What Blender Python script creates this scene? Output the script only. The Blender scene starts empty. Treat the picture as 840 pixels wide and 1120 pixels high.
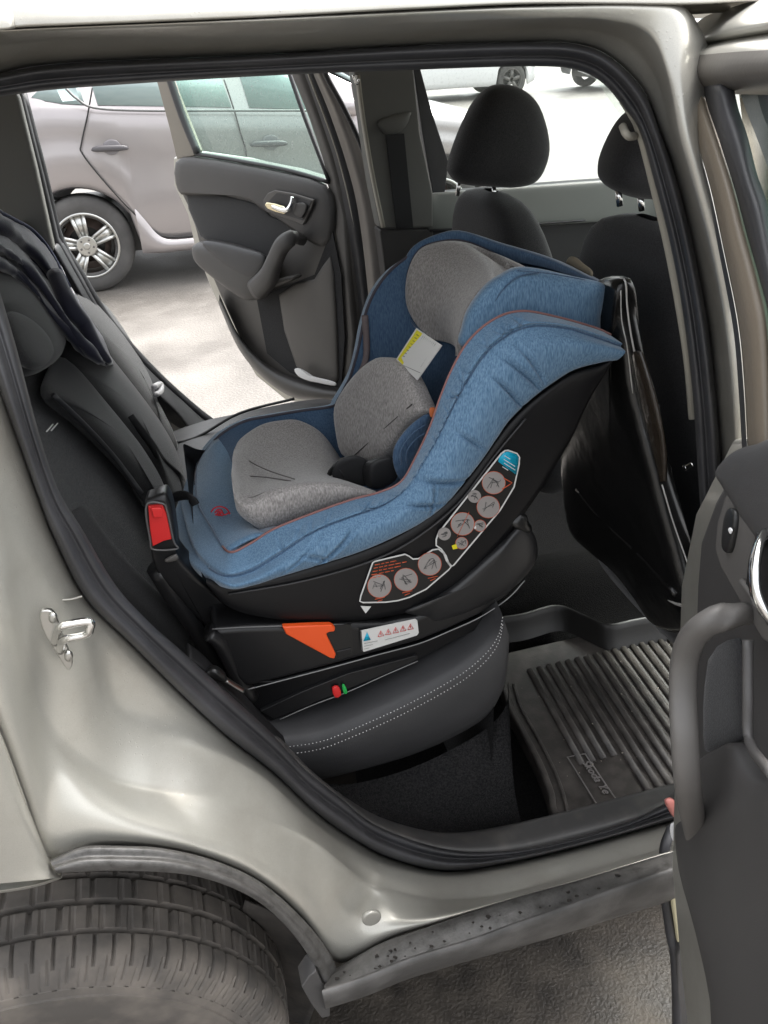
import bpy, bmesh, math, random
import numpy as np
from mathutils import Vector, Matrix
random.seed(7); rng = np.random.default_rng(7)
S = bpy.context.scene
COL = S.collection
R = math.radians
# ------------------------------------------------------------------ camera
F, PITCH, YAW, ROLL, CH, CD = 900., R(31.), R(14.4), R(3.), 1.6, .75
fwd = np.array([math.sin(YAW)*math.cos(PITCH), math.cos(YAW)*math.cos(PITCH), -math.sin(PITCH)])
r0 = np.array([math.cos(YAW), -math.sin(YAW), 0.]); u0 = np.cross(r0, fwd)
rgt = r0*math.cos(ROLL)-u0*math.sin(ROLL); upv = np.cross(rgt, fwd)
CO = np.array([0, -CD, CH])
cam = bpy.data.cameras.new('camera'); co = bpy.data.objects.new('camera', cam); COL.objects.link(co)
M = Matrix.Identity(4)
for i, v in enumerate((rgt, upv, -fwd)):
    for j in range(3): M[j][i] = v[j]
for j in range(3): M[j][3] = CO[j]
co.matrix_world = M
cam.sensor_fit = 'VERTICAL'; cam.sensor_height = 24; cam.lens = F/1120*24
cam.clip_start = .02; cam.clip_end = 500
S.camera = co
# ------------------------------------------------------------------ light
SUN_EL, SUN_AZ = R(60), R(65)
w = bpy.data.worlds.new('World'); S.world = w; w.use_nodes = True
nt = w.node_tree; bg = nt.nodes['Background']
sky = nt.nodes.new('ShaderNodeTexSky'); sky.sky_type = 'NISHITA'; sky.sun_disc = False
sky.sun_elevation = SUN_EL; sky.sun_rotation = SUN_AZ; sky.dust_density = 6; sky.air_density = 1.0
hs = nt.nodes.new('ShaderNodeHueSaturation'); hs.inputs['Saturation'].default_value = .16; hs.inputs['Value'].default_value = 1.0
nt.links.new(sky.outputs[0], hs.inputs['Color']); nt.links.new(hs.outputs[0], bg.inputs[0])
bg.inputs[1].default_value = .15
sl = bpy.data.lights.new('sun', 'SUN'); sl.energy = 1.0; sl.angle = R(25); sl.color = (1, .96, .9)
so = bpy.data.objects.new('sun', sl); COL.objects.link(so)
so.rotation_euler = (math.pi/2-SUN_EL, 0, math.pi-SUN_AZ)
S.view_settings.view_transform = 'Standard'; S.view_settings.look = 'None'
S.view_settings.gamma = 1; S.view_settings.use_curve_mapping = False
S.view_settings.exposure = 2.25

# ------------------------------------------------------------------ geometry from the survey of the photo
def ray(px, py): return fwd*F+rgt*(px-420)-upv*(py-560)
def P(px, py, Y):
    v = ray(px, py); return CO+v*((Y-CO[1])/v[1])
def PZ(px, py, Z):
    v = ray(px, py); return CO+v*((Z-CO[2])/v[2])
def PP(px, py, pt, n):
    v = ray(px, py); n = np.array(n, float); return CO+v*(np.dot(np.array(pt)-CO, n)/np.dot(v, n))
def L(pts, Y): return [P(p[0], p[1], p[2] if len(p) > 2 else Y) for p in pts]
def cr(pts, n=6, closed=False):
    p = [np.array(q, float) for q in pts]; m = len(p); out = []
    segs = m if closed else m-1
    for i in range(segs):
        if closed: a, b, c, d = p[(i-1) % m], p[i], p[(i+1) % m], p[(i+2) % m]
        else:
            b, c = p[i], p[i+1]; a = p[i-1] if i > 0 else 2*b-c; d = p[i+2] if i+2 < m else 2*c-b
        for k in range(n):
            t = k/n
            out.append(.5*((2*b)+(-a+c)*t+(2*a-5*b+4*c-d)*t*t+(-a+3*b-3*c+d)*t**3))
    if not closed: out.append(p[-1])
    return np.array(out)
def resample(pts, n):
    p = np.array(pts, float); d = np.r_[0, np.cumsum(np.linalg.norm(np.diff(p, axis=0), axis=1))]
    t = np.linspace(0, d[-1], n); return np.stack([np.interp(t, d, p[:, k]) for k in range(3)], 1)

def wloc(o):
    v = Vector((0, 0, 0))
    while o: v = v+o.location; o = o.parent
    return v
def link(name, verts, faces, mat, parent=None, smooth=True, sub=0, solid=0, bevel=0, recalc=True, offs=0, uv=None):
    me = bpy.data.meshes.new(name)
    off = np.array(wloc(parent)) if parent else np.zeros(3)
    me.from_pydata([tuple(np.array(v)-off) for v in verts], [], [tuple(f) for f in faces])
    bm = bmesh.new(); bm.from_mesh(me)
    bmesh.ops.remove_doubles(bm, verts=bm.verts, dist=1e-6)
    if recalc: bmesh.ops.recalc_face_normals(bm, faces=bm.faces)
    bm.to_mesh(me); bm.free()
    if smooth:
        for p in me.polygons: p.use_smooth = True
    me.materials.append(mat)
    o = bpy.data.objects.new(name, me); COL.objects.link(o)
    if parent: o.parent = parent
    if bevel:
        m = o.modifiers.new('b', 'BEVEL'); m.width = bevel; m.segments = 3; m.limit_method = 'ANGLE'; m.angle_limit = R(35)
        if smooth: 
            m2 = o.modifiers.new('w', 'WEIGHTED_NORMAL')
    if solid:
        m = o.modifiers.new('s', 'SOLIDIFY'); m.thickness = solid; m.offset = offs
    if sub:
        m = o.modifiers.new('u', 'SUBSURF'); m.levels = sub; m.render_levels = sub
    return o
def grid(rows, closed_u=False, closed_v=False):
    rows = [np.array(r) for r in rows]; m = len(rows[0]); V = np.concatenate(rows); fs = []
    nr = len(rows)
    for j in range(nr if closed_v else nr-1):
        for i in range(m if closed_u else m-1):
            a = j*m+i; b = j*m+(i+1) % m; c = ((j+1) % nr)*m+(i+1) % m; d = ((j+1) % nr)*m+i
            fs.append((a, b, c, d))
    return V, fs
def loft(name, rows, mat, parent=None, n=5, closed=False, nv=1, **k):
    rs = [cr(r, n, closed) for r in rows]
    if nv > 1:
        A = np.stack(rs)      # rows x pts x 3
        rs = list(np.stack([cr(A[:, i], nv) for i in range(A.shape[1])], 1))
    V, f = grid(rs, closed)
    return link(name, V, f, mat, parent, **k)
def frames(path, upn, closed=False):
    p = np.array(path); t = np.gradient(p, axis=0)
    if closed: t = np.roll(p, -1, 0)-np.roll(p, 1, 0)
    t /= np.linalg.norm(t, axis=1)[:, None]+1e-12
    up = np.array(upn, float); s = np.cross(t, up); s /= np.linalg.norm(s, axis=1)[:, None]+1e-12
    u = np.cross(s, t); return p, t, s, u
def tube_geo(path, rs, ru=None, up=(0, 1, 0), seg=10, closed=False, pw=2.):
    p, t, s, u = frames(path, up, closed); n = len(p)
    rs = np.broadcast_to(np.array(rs, float), (n,)) if np.ndim(rs) == 0 else np.interp(np.linspace(0, 1, n), np.linspace(0, 1, len(rs)), rs)
    ru = rs if ru is None else (np.broadcast_to(np.array(ru, float), (n,)) if np.ndim(ru) == 0 else np.interp(np.linspace(0, 1, n), np.linspace(0, 1, len(ru)), ru))
    V = []; fs = []
    for i in range(n):
        for k in range(seg):
            a = 2*math.pi*k/seg; c, d = math.cos(a), math.sin(a)
            c = math.copysign(abs(c)**(2/pw), c); d = math.copysign(abs(d)**(2/pw), d)
            V.append(p[i]+s[i]*rs[i]*c+u[i]*ru[i]*d)
    for i in range(n if closed else n-1):
        for k in range(seg):
            j = (i+1) % n
            fs.append((i*seg+k, i*seg+(k+1) % seg, j*seg+(k+1) % seg, j*seg+k))
    if not closed: fs.append(tuple(range(seg))); fs.append(tuple(range((n-1)*seg, n*seg)))
    return V, fs
def tube(name, path, rs, mat, parent=None, ru=None, up=(0, 1, 0), seg=10, closed=False, n=6, pw=2., **k):
    q = cr(path, n, closed) if n > 1 else np.array(path)
    V, f = tube_geo(q, rs, ru, up, seg, closed, pw); return link(name, V, f, mat, parent, **k)
class MB:                                        # several small pieces of ONE part
    def __init__(s): s.V = []; s.F = []
    def add(s, V, F):
        b = len(s.V); s.V += [np.array(v) for v in V]; s.F += [tuple(i+b for i in f) for f in F]; return s
    def plate(s, out, d):
        n = len(out); d = np.array(d, float)
        return s.add(list(out)+[np.array(p)+d for p in out],
                     [tuple(range(n)), tuple(range(2*n-1, n-1, -1))]+[(i, (i+1) % n, n+(i+1) % n, n+i) for i in range(n)])
    def box(s, c, h, rot=None):
        c = np.array(c, float); V = []
        for x in (-1, 1):
            for y in (-1, 1):
                for z in (-1, 1):
                    v = Vector((x*h[0], y*h[1], z*h[2]))
                    if rot: v = rot @ v
                    V.append(c+np.array(v))
        return s.add(V, [(0, 1, 3, 2), (4, 6, 7, 5), (0, 4, 5, 1), (2, 3, 7, 6), (0, 2, 6, 4), (1, 5, 7, 3)])
    def tube(s, path, r, ru=None, up=(0, 1, 0), seg=8, closed=False, n=4, pw=2.):
        q = cr(path, n, closed) if n > 1 else np.array(path)
        return s.add(*tube_geo(q, r, ru, up, seg, closed, pw))
    def build(s, name, mat, parent=None, **k): return link(name, s.V, s.F, mat, parent, **k)
def plate(name, out, d, mat, parent=None, n=0, bevel=0, smooth=False, **k):
    if n: out = cr(out, n, True)
    return MB().plate(out, d).build(name, mat, parent, bevel=bevel, smooth=smooth or bevel > 0, **k)
def inflate_geo(out, d, t1, t2, p=2.6, c=None):
    out = np.array(out); c = out.mean(0) if c is None else np.array(c); d = np.array(d, float); d /= np.linalg.norm(d)
    ss = [.0, .3, .55, .75, .88, .96, .993, 1.]; V = []; Fc = []; m = len(out); rings = []
    def ring(s, h): b = len(V); V.extend([c+(q-c)*s+d*h for q in out]); rings.append(b)
    V.append(c+d*t1)
    for s in ss[1:]: ring(s, t1*(1-s**p)**(1/p))
    for s in ss[-2:0:-1]: ring(s, -t2*(1-s**p)**(1/p))
    V.append(c-d*t2); last = len(V)-1
    for i in range(m):
        j = (i+1) % m
        Fc.append((0, rings[0]+i, rings[0]+j)); Fc.append((last, rings[-1]+j, rings[-1]+i))
        for a, b in zip(rings[:-1], rings[1:]): Fc.append((a+i, b+i, b+j, a+j))
    return V, Fc
def inflate(name, out, d, t1, t2, mat, parent=None, n=4, p=2.6, c=None, **k):
    o = cr(out, n, True) if n else out
    V, f = inflate_geo(o, d, t1, t2, p, c); return link(name, V, f, mat, parent, **k)

def fold(o, size, strength):
    t = bpy.data.textures.new('folds', 'CLOUDS'); t.noise_scale = size; t.noise_depth = 2
    m = o.modifiers.new('d', 'DISPLACE'); m.texture = t; m.strength = strength; m.mid_level = .5; m.texture_coords = 'LOCAL'
def tag(o, label=None, cat=None, group=None, kind=None):
    if label: o['label'] = label
    if cat: o['category'] = cat
    if group: o['group'] = group
    if kind: o['kind'] = kind
    return o
def empty(name, loc, label, cat, group=None):
    o = bpy.data.objects.new(name, None); COL.objects.link(o); o.location = loc; o.empty_display_size = .05
    return tag(o, label, cat, group)

# ------------------------------------------------------------------ materials
def mat(name, col, rough=.5, metal=0, coat=0, bs=0, bstr=.2, bdist=.001, var=0, vs=20, col2=None, stretch=None, vlo=.35, vhi=.65, spec=.5, sheen=0, rvar=0, detail=4):
    m = bpy.data.materials.new(name); m.use_nodes = True; N = m.node_tree; b = N.nodes['Principled BSDF']
    b.inputs['Base Color'].default_value = (*col, 1); b.inputs['Roughness'].default_value = rough
    b.inputs['Metallic'].default_value = metal; b.inputs['Coat Weight'].default_value = coat
    b.inputs['Coat Roughness'].default_value = .06; b.inputs['Specular IOR Level'].default_value = spec
    if sheen: b.inputs['Sheen Weight'].default_value = sheen; b.inputs['Sheen Roughness'].default_value = .4
    tc = N.nodes.new('ShaderNodeTexCoord'); mp = N.nodes.new('ShaderNodeMapping')
    N.links.new(tc.outputs['Object'], mp.inputs[0])
    if stretch: mp.inputs['Scale'].default_value = stretch[:3]; mp.inputs['Rotation'].default_value = stretch[3:] if len(stretch) > 3 else (0, 0, 0)
    if col2 is not None or var:
        c2 = col2 if col2 is not None else tuple(min(1, c*(1+var)) for c in col)
        nz = N.nodes.new('ShaderNodeTexNoise'); nz.inputs['Scale'].default_value = vs; nz.inputs['Detail'].default_value = detail
        rp = N.nodes.new('ShaderNodeValToRGB'); rp.color_ramp.elements[0].position = vlo; rp.color_ramp.elements[1].position = vhi
        rp.color_ramp.elements[0].color = (*col, 1); rp.color_ramp.elements[1].color = (*c2, 1)
        N.links.new(mp.outputs[0], nz.inputs[0]); N.links.new(nz.outputs[0], rp.inputs[0]); N.links.new(rp.outputs[0], b.inputs['Base Color'])
        if rvar:
            mr = N.nodes.new('ShaderNodeMapRange'); mr.inputs[3].default_value = rough-rvar; mr.inputs[4].default_value = rough+rvar
            N.links.new(nz.outputs[0], mr.inputs[0]); N.links.new(mr.outputs[0], b.inputs['Roughness'])
    if bs:
        n2 = N.nodes.new('ShaderNodeTexNoise'); n2.inputs['Scale'].default_value = bs; n2.inputs['Detail'].default_value = 3
        bp = N.nodes.new('ShaderNodeBump'); bp.inputs['Strength'].default_value = bstr; bp.inputs['Distance'].default_value = bdist
        N.links.new(mp.outputs[0], n2.inputs[0]); N.links.new(n2.outputs[0], bp.inputs['Height']); N.links.new(bp.outputs[0], b.inputs['Normal'])
    return m
def dropmat(name, col, rough, metal, coat, dirt=(.2, .17, .13)):
    """car paint with metal flake, fine rain drops and a film of road dirt"""
    m = mat(name, col, rough, metal, coat); N = m.node_tree; b = N.nodes['Principled BSDF']
    tc = N.nodes.new('ShaderNodeTexCoord')
    fl = N.nodes.new('ShaderNodeTexNoise'); fl.inputs['Scale'].default_value = 1400; fl.inputs['Detail'].default_value = 1
    dt = N.nodes.new('ShaderNodeTexNoise'); dt.inputs['Scale'].default_value = 7; dt.inputs['Detail'].default_value = 7; dt.inputs['Roughness'].default_value = .65
    r1 = N.nodes.new('ShaderNodeMapRange'); r1.inputs[1].default_value = .45; r1.inputs[2].default_value = .8; r1.inputs[3].default_value = 0; r1.inputs[4].default_value = .45
    for n in (fl, dt): N.links.new(tc.outputs['Object'], n.inputs[0])
    N.links.new(dt.outputs[0], r1.inputs[0])
    a = N.nodes.new('ShaderNodeMix'); a.data_type = 'RGBA'; a.inputs[6].default_value = (*[c*.86 for c in col], 1); a.inputs[7].default_value = (*[min(1, c*1.15) for c in col], 1)
    N.links.new(fl.outputs[0], a.inputs[0])
    d = N.nodes.new('ShaderNodeMix'); d.data_type = 'RGBA'; N.links.new(r1.outputs[0], d.inputs[0]); N.links.new(a.outputs[2], d.inputs[6]); d.inputs[7].default_value = (*dirt, 1)
    N.links.new(d.outputs[2], b.inputs['Base Color'])
    vo = N.nodes.new('ShaderNodeTexVoronoi'); vo.inputs['Scale'].default_value = 300; N.links.new(tc.outputs['Object'], vo.inputs[0])
    mk = N.nodes.new('ShaderNodeTexNoise'); mk.inputs['Scale'].default_value = 12; N.links.new(tc.outputs['Object'], mk.inputs[0])
    dr = N.nodes.new('ShaderNodeMapRange'); dr.inputs[1].default_value = .0; dr.inputs[2].default_value = .32; dr.inputs[3].default_value = 1; dr.inputs[4].default_value = 0
    N.links.new(vo.outputs['Distance'], dr.inputs[0])
    # only some of the cells carry a drop
    gt = N.nodes.new('ShaderNodeMath'); gt.operation = 'GREATER_THAN'; gt.inputs[1].default_value = .72
    sp = N.nodes.new('ShaderNodeSeparateColor'); N.links.new(vo.outputs['Color'], sp.inputs[0]); N.links.new(sp.outputs[0], gt.inputs[0])
    mu = N.nodes.new('ShaderNodeMath'); mu.operation = 'MULTIPLY'; N.links.new(dr.outputs[0], mu.inputs[0]); N.links.new(gt.outputs[0], mu.inputs[1])
    m2 = N.nodes.new('ShaderNodeMapRange'); m2.inputs[1].default_value = .42; m2.inputs[2].default_value = .56
    N.links.new(mk.outputs[0], m2.inputs[0])
    mv = N.nodes.new('ShaderNodeMath'); mv.operation = 'MULTIPLY'; N.links.new(mu.outputs[0], mv.inputs[0]); N.links.new(m2.outputs[0], mv.inputs[1])
    bp = N.nodes.new('ShaderNodeBump'); bp.inputs['Strength'].default_value = .35; bp.inputs['Distance'].default_value = .0008
    N.links.new(mv.outputs[0], bp.inputs['Height']); N.links.new(bp.outputs[0], b.inputs['Normal'])
    if coat: N.links.new(bp.outputs[0], b.inputs['Coat Normal'])
    return m
def glassmat(name, tint, refl=.1, alpha=.85, rough=.02, dirt=0):
    m = bpy.data.materials.new(name); m.use_nodes = True; N = m.node_tree; N.nodes.clear()
    o = N.nodes.new('ShaderNodeOutputMaterial'); t = N.nodes.new('ShaderNodeBsdfTransparent'); t.inputs[0].default_value = (*tint, 1)
    g = N.nodes.new('ShaderNodeBsdfGlossy'); g.inputs['Roughness'].default_value = rough; g.inputs[0].default_value = (.9, .95, .93, 1)
    fr = N.nodes.new('ShaderNodeFresnel'); fr.inputs[0].default_value = 1.5
    mx = N.nodes.new('ShaderNodeMixShader'); N.links.new(fr.outputs[0], mx.inputs[0]); N.links.new(t.outputs[0], mx.inputs[1]); N.links.new(g.outputs[0], mx.inputs[2])
    last = mx
    if dirt:                                             # rain drops and film on the pane
        df = N.nodes.new('ShaderNodeBsdfDiffuse'); df.inputs[0].default_value = (.62, .68, .65, 1)
        tc = N.nodes.new('ShaderNodeTexCoord'); vo = N.nodes.new('ShaderNodeTexNoise'); vo.inputs['Scale'].default_value = 150; vo.inputs['Detail'].default_value = 2
        N.links.new(tc.outputs['Object'], vo.inputs[0])
        mr = N.nodes.new('ShaderNodeMapRange'); mr.inputs[1].default_value = .52; mr.inputs[2].default_value = .7; mr.inputs[3].default_value = dirt*.35; mr.inputs[4].default_value = dirt
        N.links.new(vo.outputs[0], mr.inputs[0]); m2 = N.nodes.new('ShaderNodeMixShader')
        N.links.new(mr.outputs[0], m2.inputs[0]); N.links.new(mx.outputs[0], m2.inputs[1]); N.links.new(df.outputs[0], m2.inputs[2]); last = m2
    N.links.new(last.outputs[0], o.inputs[0]); return m

paint = dropmat('champagne_paint', (.42, .41, .37), .34, .5, .25)
seal = mat('seal_rubber', (.022, .022, .024), .5, bs=60, bstr=.15, bdist=.002, var=.8, vs=9, rvar=.1)
trimblk = mat('weathered_plastic', (.05, .048, .046), .5, bs=300, bstr=.3, var=1.6, vs=14, vlo=.45, vhi=.75)
def scuffmat():
    m = mat('scuffed_trim', (.05, .048, .046), .45, bs=250, bstr=.4)
    N = m.node_tree; b = N.nodes['Principled BSDF']; tc = N.nodes.new('ShaderNodeTexCoord')
    a = N.nodes.new('ShaderNodeTexNoise'); a.inputs['Scale'].default_value = 60; a.inputs['Detail'].default_value = 6; a.inputs['Roughness'].default_value = .7
    r = N.nodes.new('ShaderNodeValToRGB'); e = r.color_ramp.elements; e[0].position = .33; e[0].color = (.03, .028, .026, 1); e[1].position = .43; e[1].color = (.058, .056, .053, 1)
    e2 = r.color_ramp.elements.new(.72); e2.color = (.10, .097, .093, 1)
    N.links.new(tc.outputs['Object'], a.inputs[0]); N.links.new(a.outputs[0], r.inputs[0]); N.links.new(r.outputs[0], b.inputs['Base Color'])
    return m
scuff = scuffmat()
plas = mat('dark_plastic', (.046, .044, .043), .48, bs=900, bstr=.25, bdist=.0006, var=.3, vs=4)
plasg = mat('grey_plastic', (.083, .078, .073), .5, bs=900, bstr=.25, bdist=.0006, var=.3, vs=4)
sillpl = mat('sill_plastic', (.06, .058, .057), .45, bs=500, bstr=.3, bdist=.0006, col2=(.12, .11, .10), vs=16, vlo=.5, vhi=.8)
base_pl = mat('seat_base_plastic', (.012, .012, .013), .36, spec=.45, bs=1200, bstr=.2, bdist=.0004)
shell_pl = mat('seat_shell_plastic', (.006, .006, .007), .42, spec=.3, bs=1200, bstr=.2, bdist=.0004)
beige = mat('beige_trim', (.34, .32, .27), .6, bs=500, bstr=.2)
pillarg = mat('pillar_grey', (.13, .13, .12), .6, bs=500, bstr=.2)
blkfab = mat('black_fabric', (.010, .010, .011), .9, bs=700, bstr=.6, bdist=.001, col2=(.028, .028, .03), vs=500, sheen=.15)
gryfab = mat('grey_seat_fabric', (.02, .02, .021), .88, bs=800, bstr=.6, bdist=.001, col2=(.040, .040, .041), vs=600, sheen=.2)
ctrfab = mat('seat_centre_fabric', (.03, .03, .031), .9, bs=380, bstr=1, bdist=.003, col2=(.095, .095, .097), vs=300, sheen=.2)
plinthc = mat('seat_box_carpet', (.012, .012, .013), .97, spec=.15, bs=420, bstr=1, bdist=.004, col2=(.034, .033, .033), vs=300)
carpet = mat('carpet', (.004, .004, .0042), .97, spec=.08, bs=420, bstr=.8, bdist=.004, col2=(.011, .0105, .0105), vs=300)
lth = mat('seat_leatherette', (.036, .036, .038), .5, bs=420, bstr=.35, bdist=.0008, var=.25, vs=10, rvar=.06)
def melange(name, c1, c2, sc=420, st=(1.3, 1.3, .22)):
    return mat(name, c1, .92, bs=700, bstr=.6, bdist=.0010, col2=c2, vs=sc, stretch=(*st, .5, .7, .2), vlo=.3, vhi=.7, sheen=.35, detail=3)
blue = melange('denim_melange', (.062, .138, .235), (.165, .28, .41))
navyb = melange('denim_deep', (.035, .075, .145), (.08, .14, .225))
grey = melange('grey_melange', (.19, .178, .172), (.42, .40, .385), 380, (1.2, 1.2, .4))
pipe = mat('piping', (.06, .055, .07), .7)
pinkp = mat('pink_piping', (.24, .115, .105), .7)
orange = mat('orange_plastic', (.85, .10, .018), .38)
red = mat('red_plastic', (.72, .03, .03), .38)
redl = mat('red_thread', (.6, .03, .05), .8)
green = mat('green_mark', (.02, .42, .08), .4)
white = mat('white_print', (.75, .75, .75), .5)
lblw = mat('label_white', (.68, .68, .66), .55)
lblk = mat('label_black', (.012, .012, .012), .4)
disc = mat('label_grey', (.30, .28, .27), .5)
orp = mat('orange_print', (.55, .09, .03), .5)
cyan = mat('cyan_print', (.0, .36, .55), .5)
yel = mat('yellow_print', (.75, .68, .02), .5)
ink = mat('ink', (.06, .06, .06), .6)
chrome = mat('chrome', (.75, .75, .74), .16, 1)
zinc = mat('zinc_steel', (.5, .5, .48), .3, 1, bs=90, bstr=.2)
webb = mat('webbing', (.012, .012, .013), .55, bs=900, bstr=.5)
satin = mat('satin_black', (.010, .010, .010), .28, bs=30, bstr=.25, bdist=.004)
film = mat('crumpled_black_film', (.006, .006, .006), .25, bs=9, bstr=.5, bdist=.010, spec=.5)
filmb = mat('brown_film', (.026, .020, .015), .22, bs=26, bstr=.5, bdist=.008)
matr = mat('mat_rubber', (.045, .040, .036), .5, bs=300, bstr=.5, bdist=.001, col2=(.085, .075, .067), vs=30, vlo=.4, vhi=.7, rvar=.1)
navy = mat('navy_cloth', (.014, .015, .032), .8, bs=400, bstr=.4, bdist=.001, sheen=.5)
tan = mat('tan_cloth', (.2, .17, .12), .8, bs=90, bstr=.5)
tyre = mat('tyre_rubber', (.075, .068, .061), .85, bs=200, bstr=.2, bdist=.0006, col2=(.15, .132, .114), vs=18, vlo=.4, vhi=.7)
tyre2 = mat('tyre_clean', (.06, .058, .056), .85, bs=60, bstr=.3, var=.4, vs=8)
liner = mat('arch_liner', (.022, .020, .018), .8, bs=40, bstr=.5, bdist=.004, col2=(.06, .052, .045), vs=12)
tissue = mat('tissue', (.8, .8, .8), .8)
gl_side = glassmat('green_glass', (.66, .86, .78), dirt=.30)
gl_clear = glassmat('clear_glass', (.88, .94, .91), dirt=.12)
gl_door = glassmat('door_glass', (.25, .45, .36), dirt=.15)
gl_dark = mat('car_window', (.30, .38, .37), .12, 0, coat=.5)

# ------------------------------------------------------------------ ground
def groundmat():
    m = mat('wet_asphalt', (.1, .1, .1), .6); N = m.node_tree; b = N.nodes['Principled BSDF']; tc = N.nodes.new('ShaderNodeTexCoord')
    a = N.nodes.new('ShaderNodeTexNoise'); a.inputs['Scale'].default_value = 1.1; a.inputs['Detail'].default_value = 8; a.inputs['Roughness'].default_value = .6
    g = N.nodes.new('ShaderNodeTexNoise'); g.inputs['Scale'].default_value = 130; g.inputs['Detail'].default_value = 4
    v = N.nodes.new('ShaderNodeTexVoronoi'); v.inputs['Scale'].default_value = 70
    for n in (a, g, v): N.links.new(tc.outputs['Object'], n.inputs[0])
    r = N.nodes.new('ShaderNodeValToRGB'); r.color_ramp.elements[0].position = .38; r.color_ramp.elements[1].position = .66
    r.color_ramp.elements[0].color = (.10, .092, .083, 1); r.color_ramp.elements[1].color = (.175, .163, .148, 1)
    N.links.new(a.outputs[0], r.inputs[0])
    q = N.nodes.new('ShaderNodeMapRange'); q.inputs[1].default_value = .3; q.inputs[2].default_value = .7; q.inputs[3].default_value = .6; q.inputs[4].default_value = 1.4
    N.links.new(g.outputs[0], q.inputs[0])
    mx = N.nodes.new('ShaderNodeMix'); mx.data_type = 'RGBA'; mx.blend_type = 'MULTIPLY'; mx.inputs[0].default_value = 1
    N.links.new(r.outputs[0], mx.inputs[6]); N.links.new(q.outputs[0], mx.inputs[7]); N.links.new(mx.outputs[2], b.inputs['Base Color'])
    rr = N.nodes.new('ShaderNodeMapRange'); rr.inputs[1].default_value = .35; rr.inputs[2].default_value = .65; rr.inputs[3].default_value = .38; rr.inputs[4].default_value = .75
    N.links.new(a.outputs[0], rr.inputs[0]); N.links.new(rr.outputs[0], b.inputs['Roughness'])
    bp = N.nodes.new('ShaderNodeBump'); bp.inputs['Strength'].default_value = .4; bp.inputs['Distance'].default_value = .004
    ad = N.nodes.new('ShaderNodeMath'); ad.operation = 'ADD'; N.links.new(g.outputs[0], ad.inputs[0]); N.links.new(v.outputs['Distance'], ad.inputs[1])
    N.links.new(ad.outputs[0], bp.inputs['Height']); N.links.new(bp.outputs[0], b.inputs['Normal'])
    return m
gm = groundmat()
tag(link('ground', [(-200, -60, 0), (200, -60, 0), (200, 250, 0), (-200, 250, 0)], [(0, 1, 2, 3)], gm, smooth=False), kind='structure')

# dark brown sheet painting the shade on the ground under and beside the near car
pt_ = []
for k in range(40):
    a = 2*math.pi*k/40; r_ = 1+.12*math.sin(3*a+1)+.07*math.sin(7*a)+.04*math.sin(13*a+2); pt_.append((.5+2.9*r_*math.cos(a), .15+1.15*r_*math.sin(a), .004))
shadem = mat('painted_ground_shade', (.026, .022, .018), .6, bs=170, bstr=.8, bdist=.004, col2=(.062, .052, .041), vs=14, detail=9, rvar=.25)
tag(link('ground_shade', cr(pt_, 4, True), [tuple(range(160))], shadem, smooth=False), kind='structure')

# ================================================================== THE CAR (near)
car = empty('car', (0, .7, 0), 'champagne silver car in the foreground with both rear doors standing open', 'car')
def Yb(py): return .12*max(0, (440-py)/440)
ST = [  # inner, seal outer, ridge A, valley C, outer edge E
 ((-60,118),(-60,105),(-60,85),(-60,62),(-60,38)), ((17,103),(10,78),(10,66),(10,48),(0,32)),
 ((90,95),(90,68),(90,57),(90,42),(90,28)), ((280,83),(280,60),(280,50),(280,36),(280,20)),
 ((450,76),(450,50),(450,40),(450,26),(450,11)), ((580,72),(580,46),(582,32),(585,20),(590,5)),
 ((630,76),(635,49),(645,33),(665,22),(700,2)), ((660,91),(670,64),(690,50),(712,38),(752,10)),
 ((684,120),(704,99),(720,92),(732,88),(750,78)), ((700,145),(722,143),(734,150),(744,150),(757,143)),
 ((716,200),(740,195),(752,207),(760,207),(775,205)), ((733,266),(758,266),(770,274),(778,274),(795,270)),
 ((747,340),(774,350),(786,354),(793,354),(808,350)), ((758,430),(783,430),(794,430),(801,430),(815,430)),
 ((764,520),(790,520),(800,520),(807,520),(822,520)), ((772,640),(797,640),(812,640),(825,640),(838,640)),
 ((778,760),(805,775),(830,785),(850,800),(870,820)), ((760,850),(795,880),(800,884),(805,905),(808,912)),
 ((700,893),(730,899),(730,903),(728,928),(728,934)), ((636,915),(636,925),(636,930),(640,954),(640,961)),
 ((560,930),(560,943),(558,948),(560,977),(560,983)), ((487,928),(490,953),(488,958),(490,985),(480,1009)),
 ((413,903),(430,940),(425,946),(430,975),(427,1027)), ((370,870),(390,920),(383,927),(397,963),(385,1050)),
 ((333,840),(347,890),(340,897),(347,923),(364,1050)), ((300,805),(300,846),(290,850),(300,900),(335,1009)),
 ((232,743),(250,807),(235,818),(232,875),(290,968)), ((200,714),(200,761),(165,795),(171,866),(240,943)),
 ((161,679),(143,704),(121,768),(118,853),(181,928)), ((125,639),(93,654),(95,705),(71,821),(110,925)),
 ((90,580),(60,590),(55,640),(46,786),(57,941)), ((64,537),(48,560),(30,600),(25,714),(30,880)),
 ((42,473),(26,499),(5,560),(5,640),(0,800)), ((19,386),(0,425),(-25,500),(-30,580),(-40,720)),
 ((0,322),(-25,350),(-55,420),(-70,480),(-90,600)), ((-30,230),(-60,260),(-85,300),(-110,360),(-150,450)),
 ((-60,160),(-90,170),(-110,190),(-150,230),(-200,300))]
WO = np.array([0, 0, 0, .15, .6]+[1]*11+[.7, .2]+[0]*19)   # 1 where the frame folds back at roof corner and B pillar
def orow(a, b, t, y0, y1):
    return [P(*(np.array(s[a])*(1-t)+np.array(s[b])*t), y0*(1-w_)+y1*w_+Yb(s[a][1]*(1-t)+s[b][1]*t)) for s, w_ in zip(ST, WO)]
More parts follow.
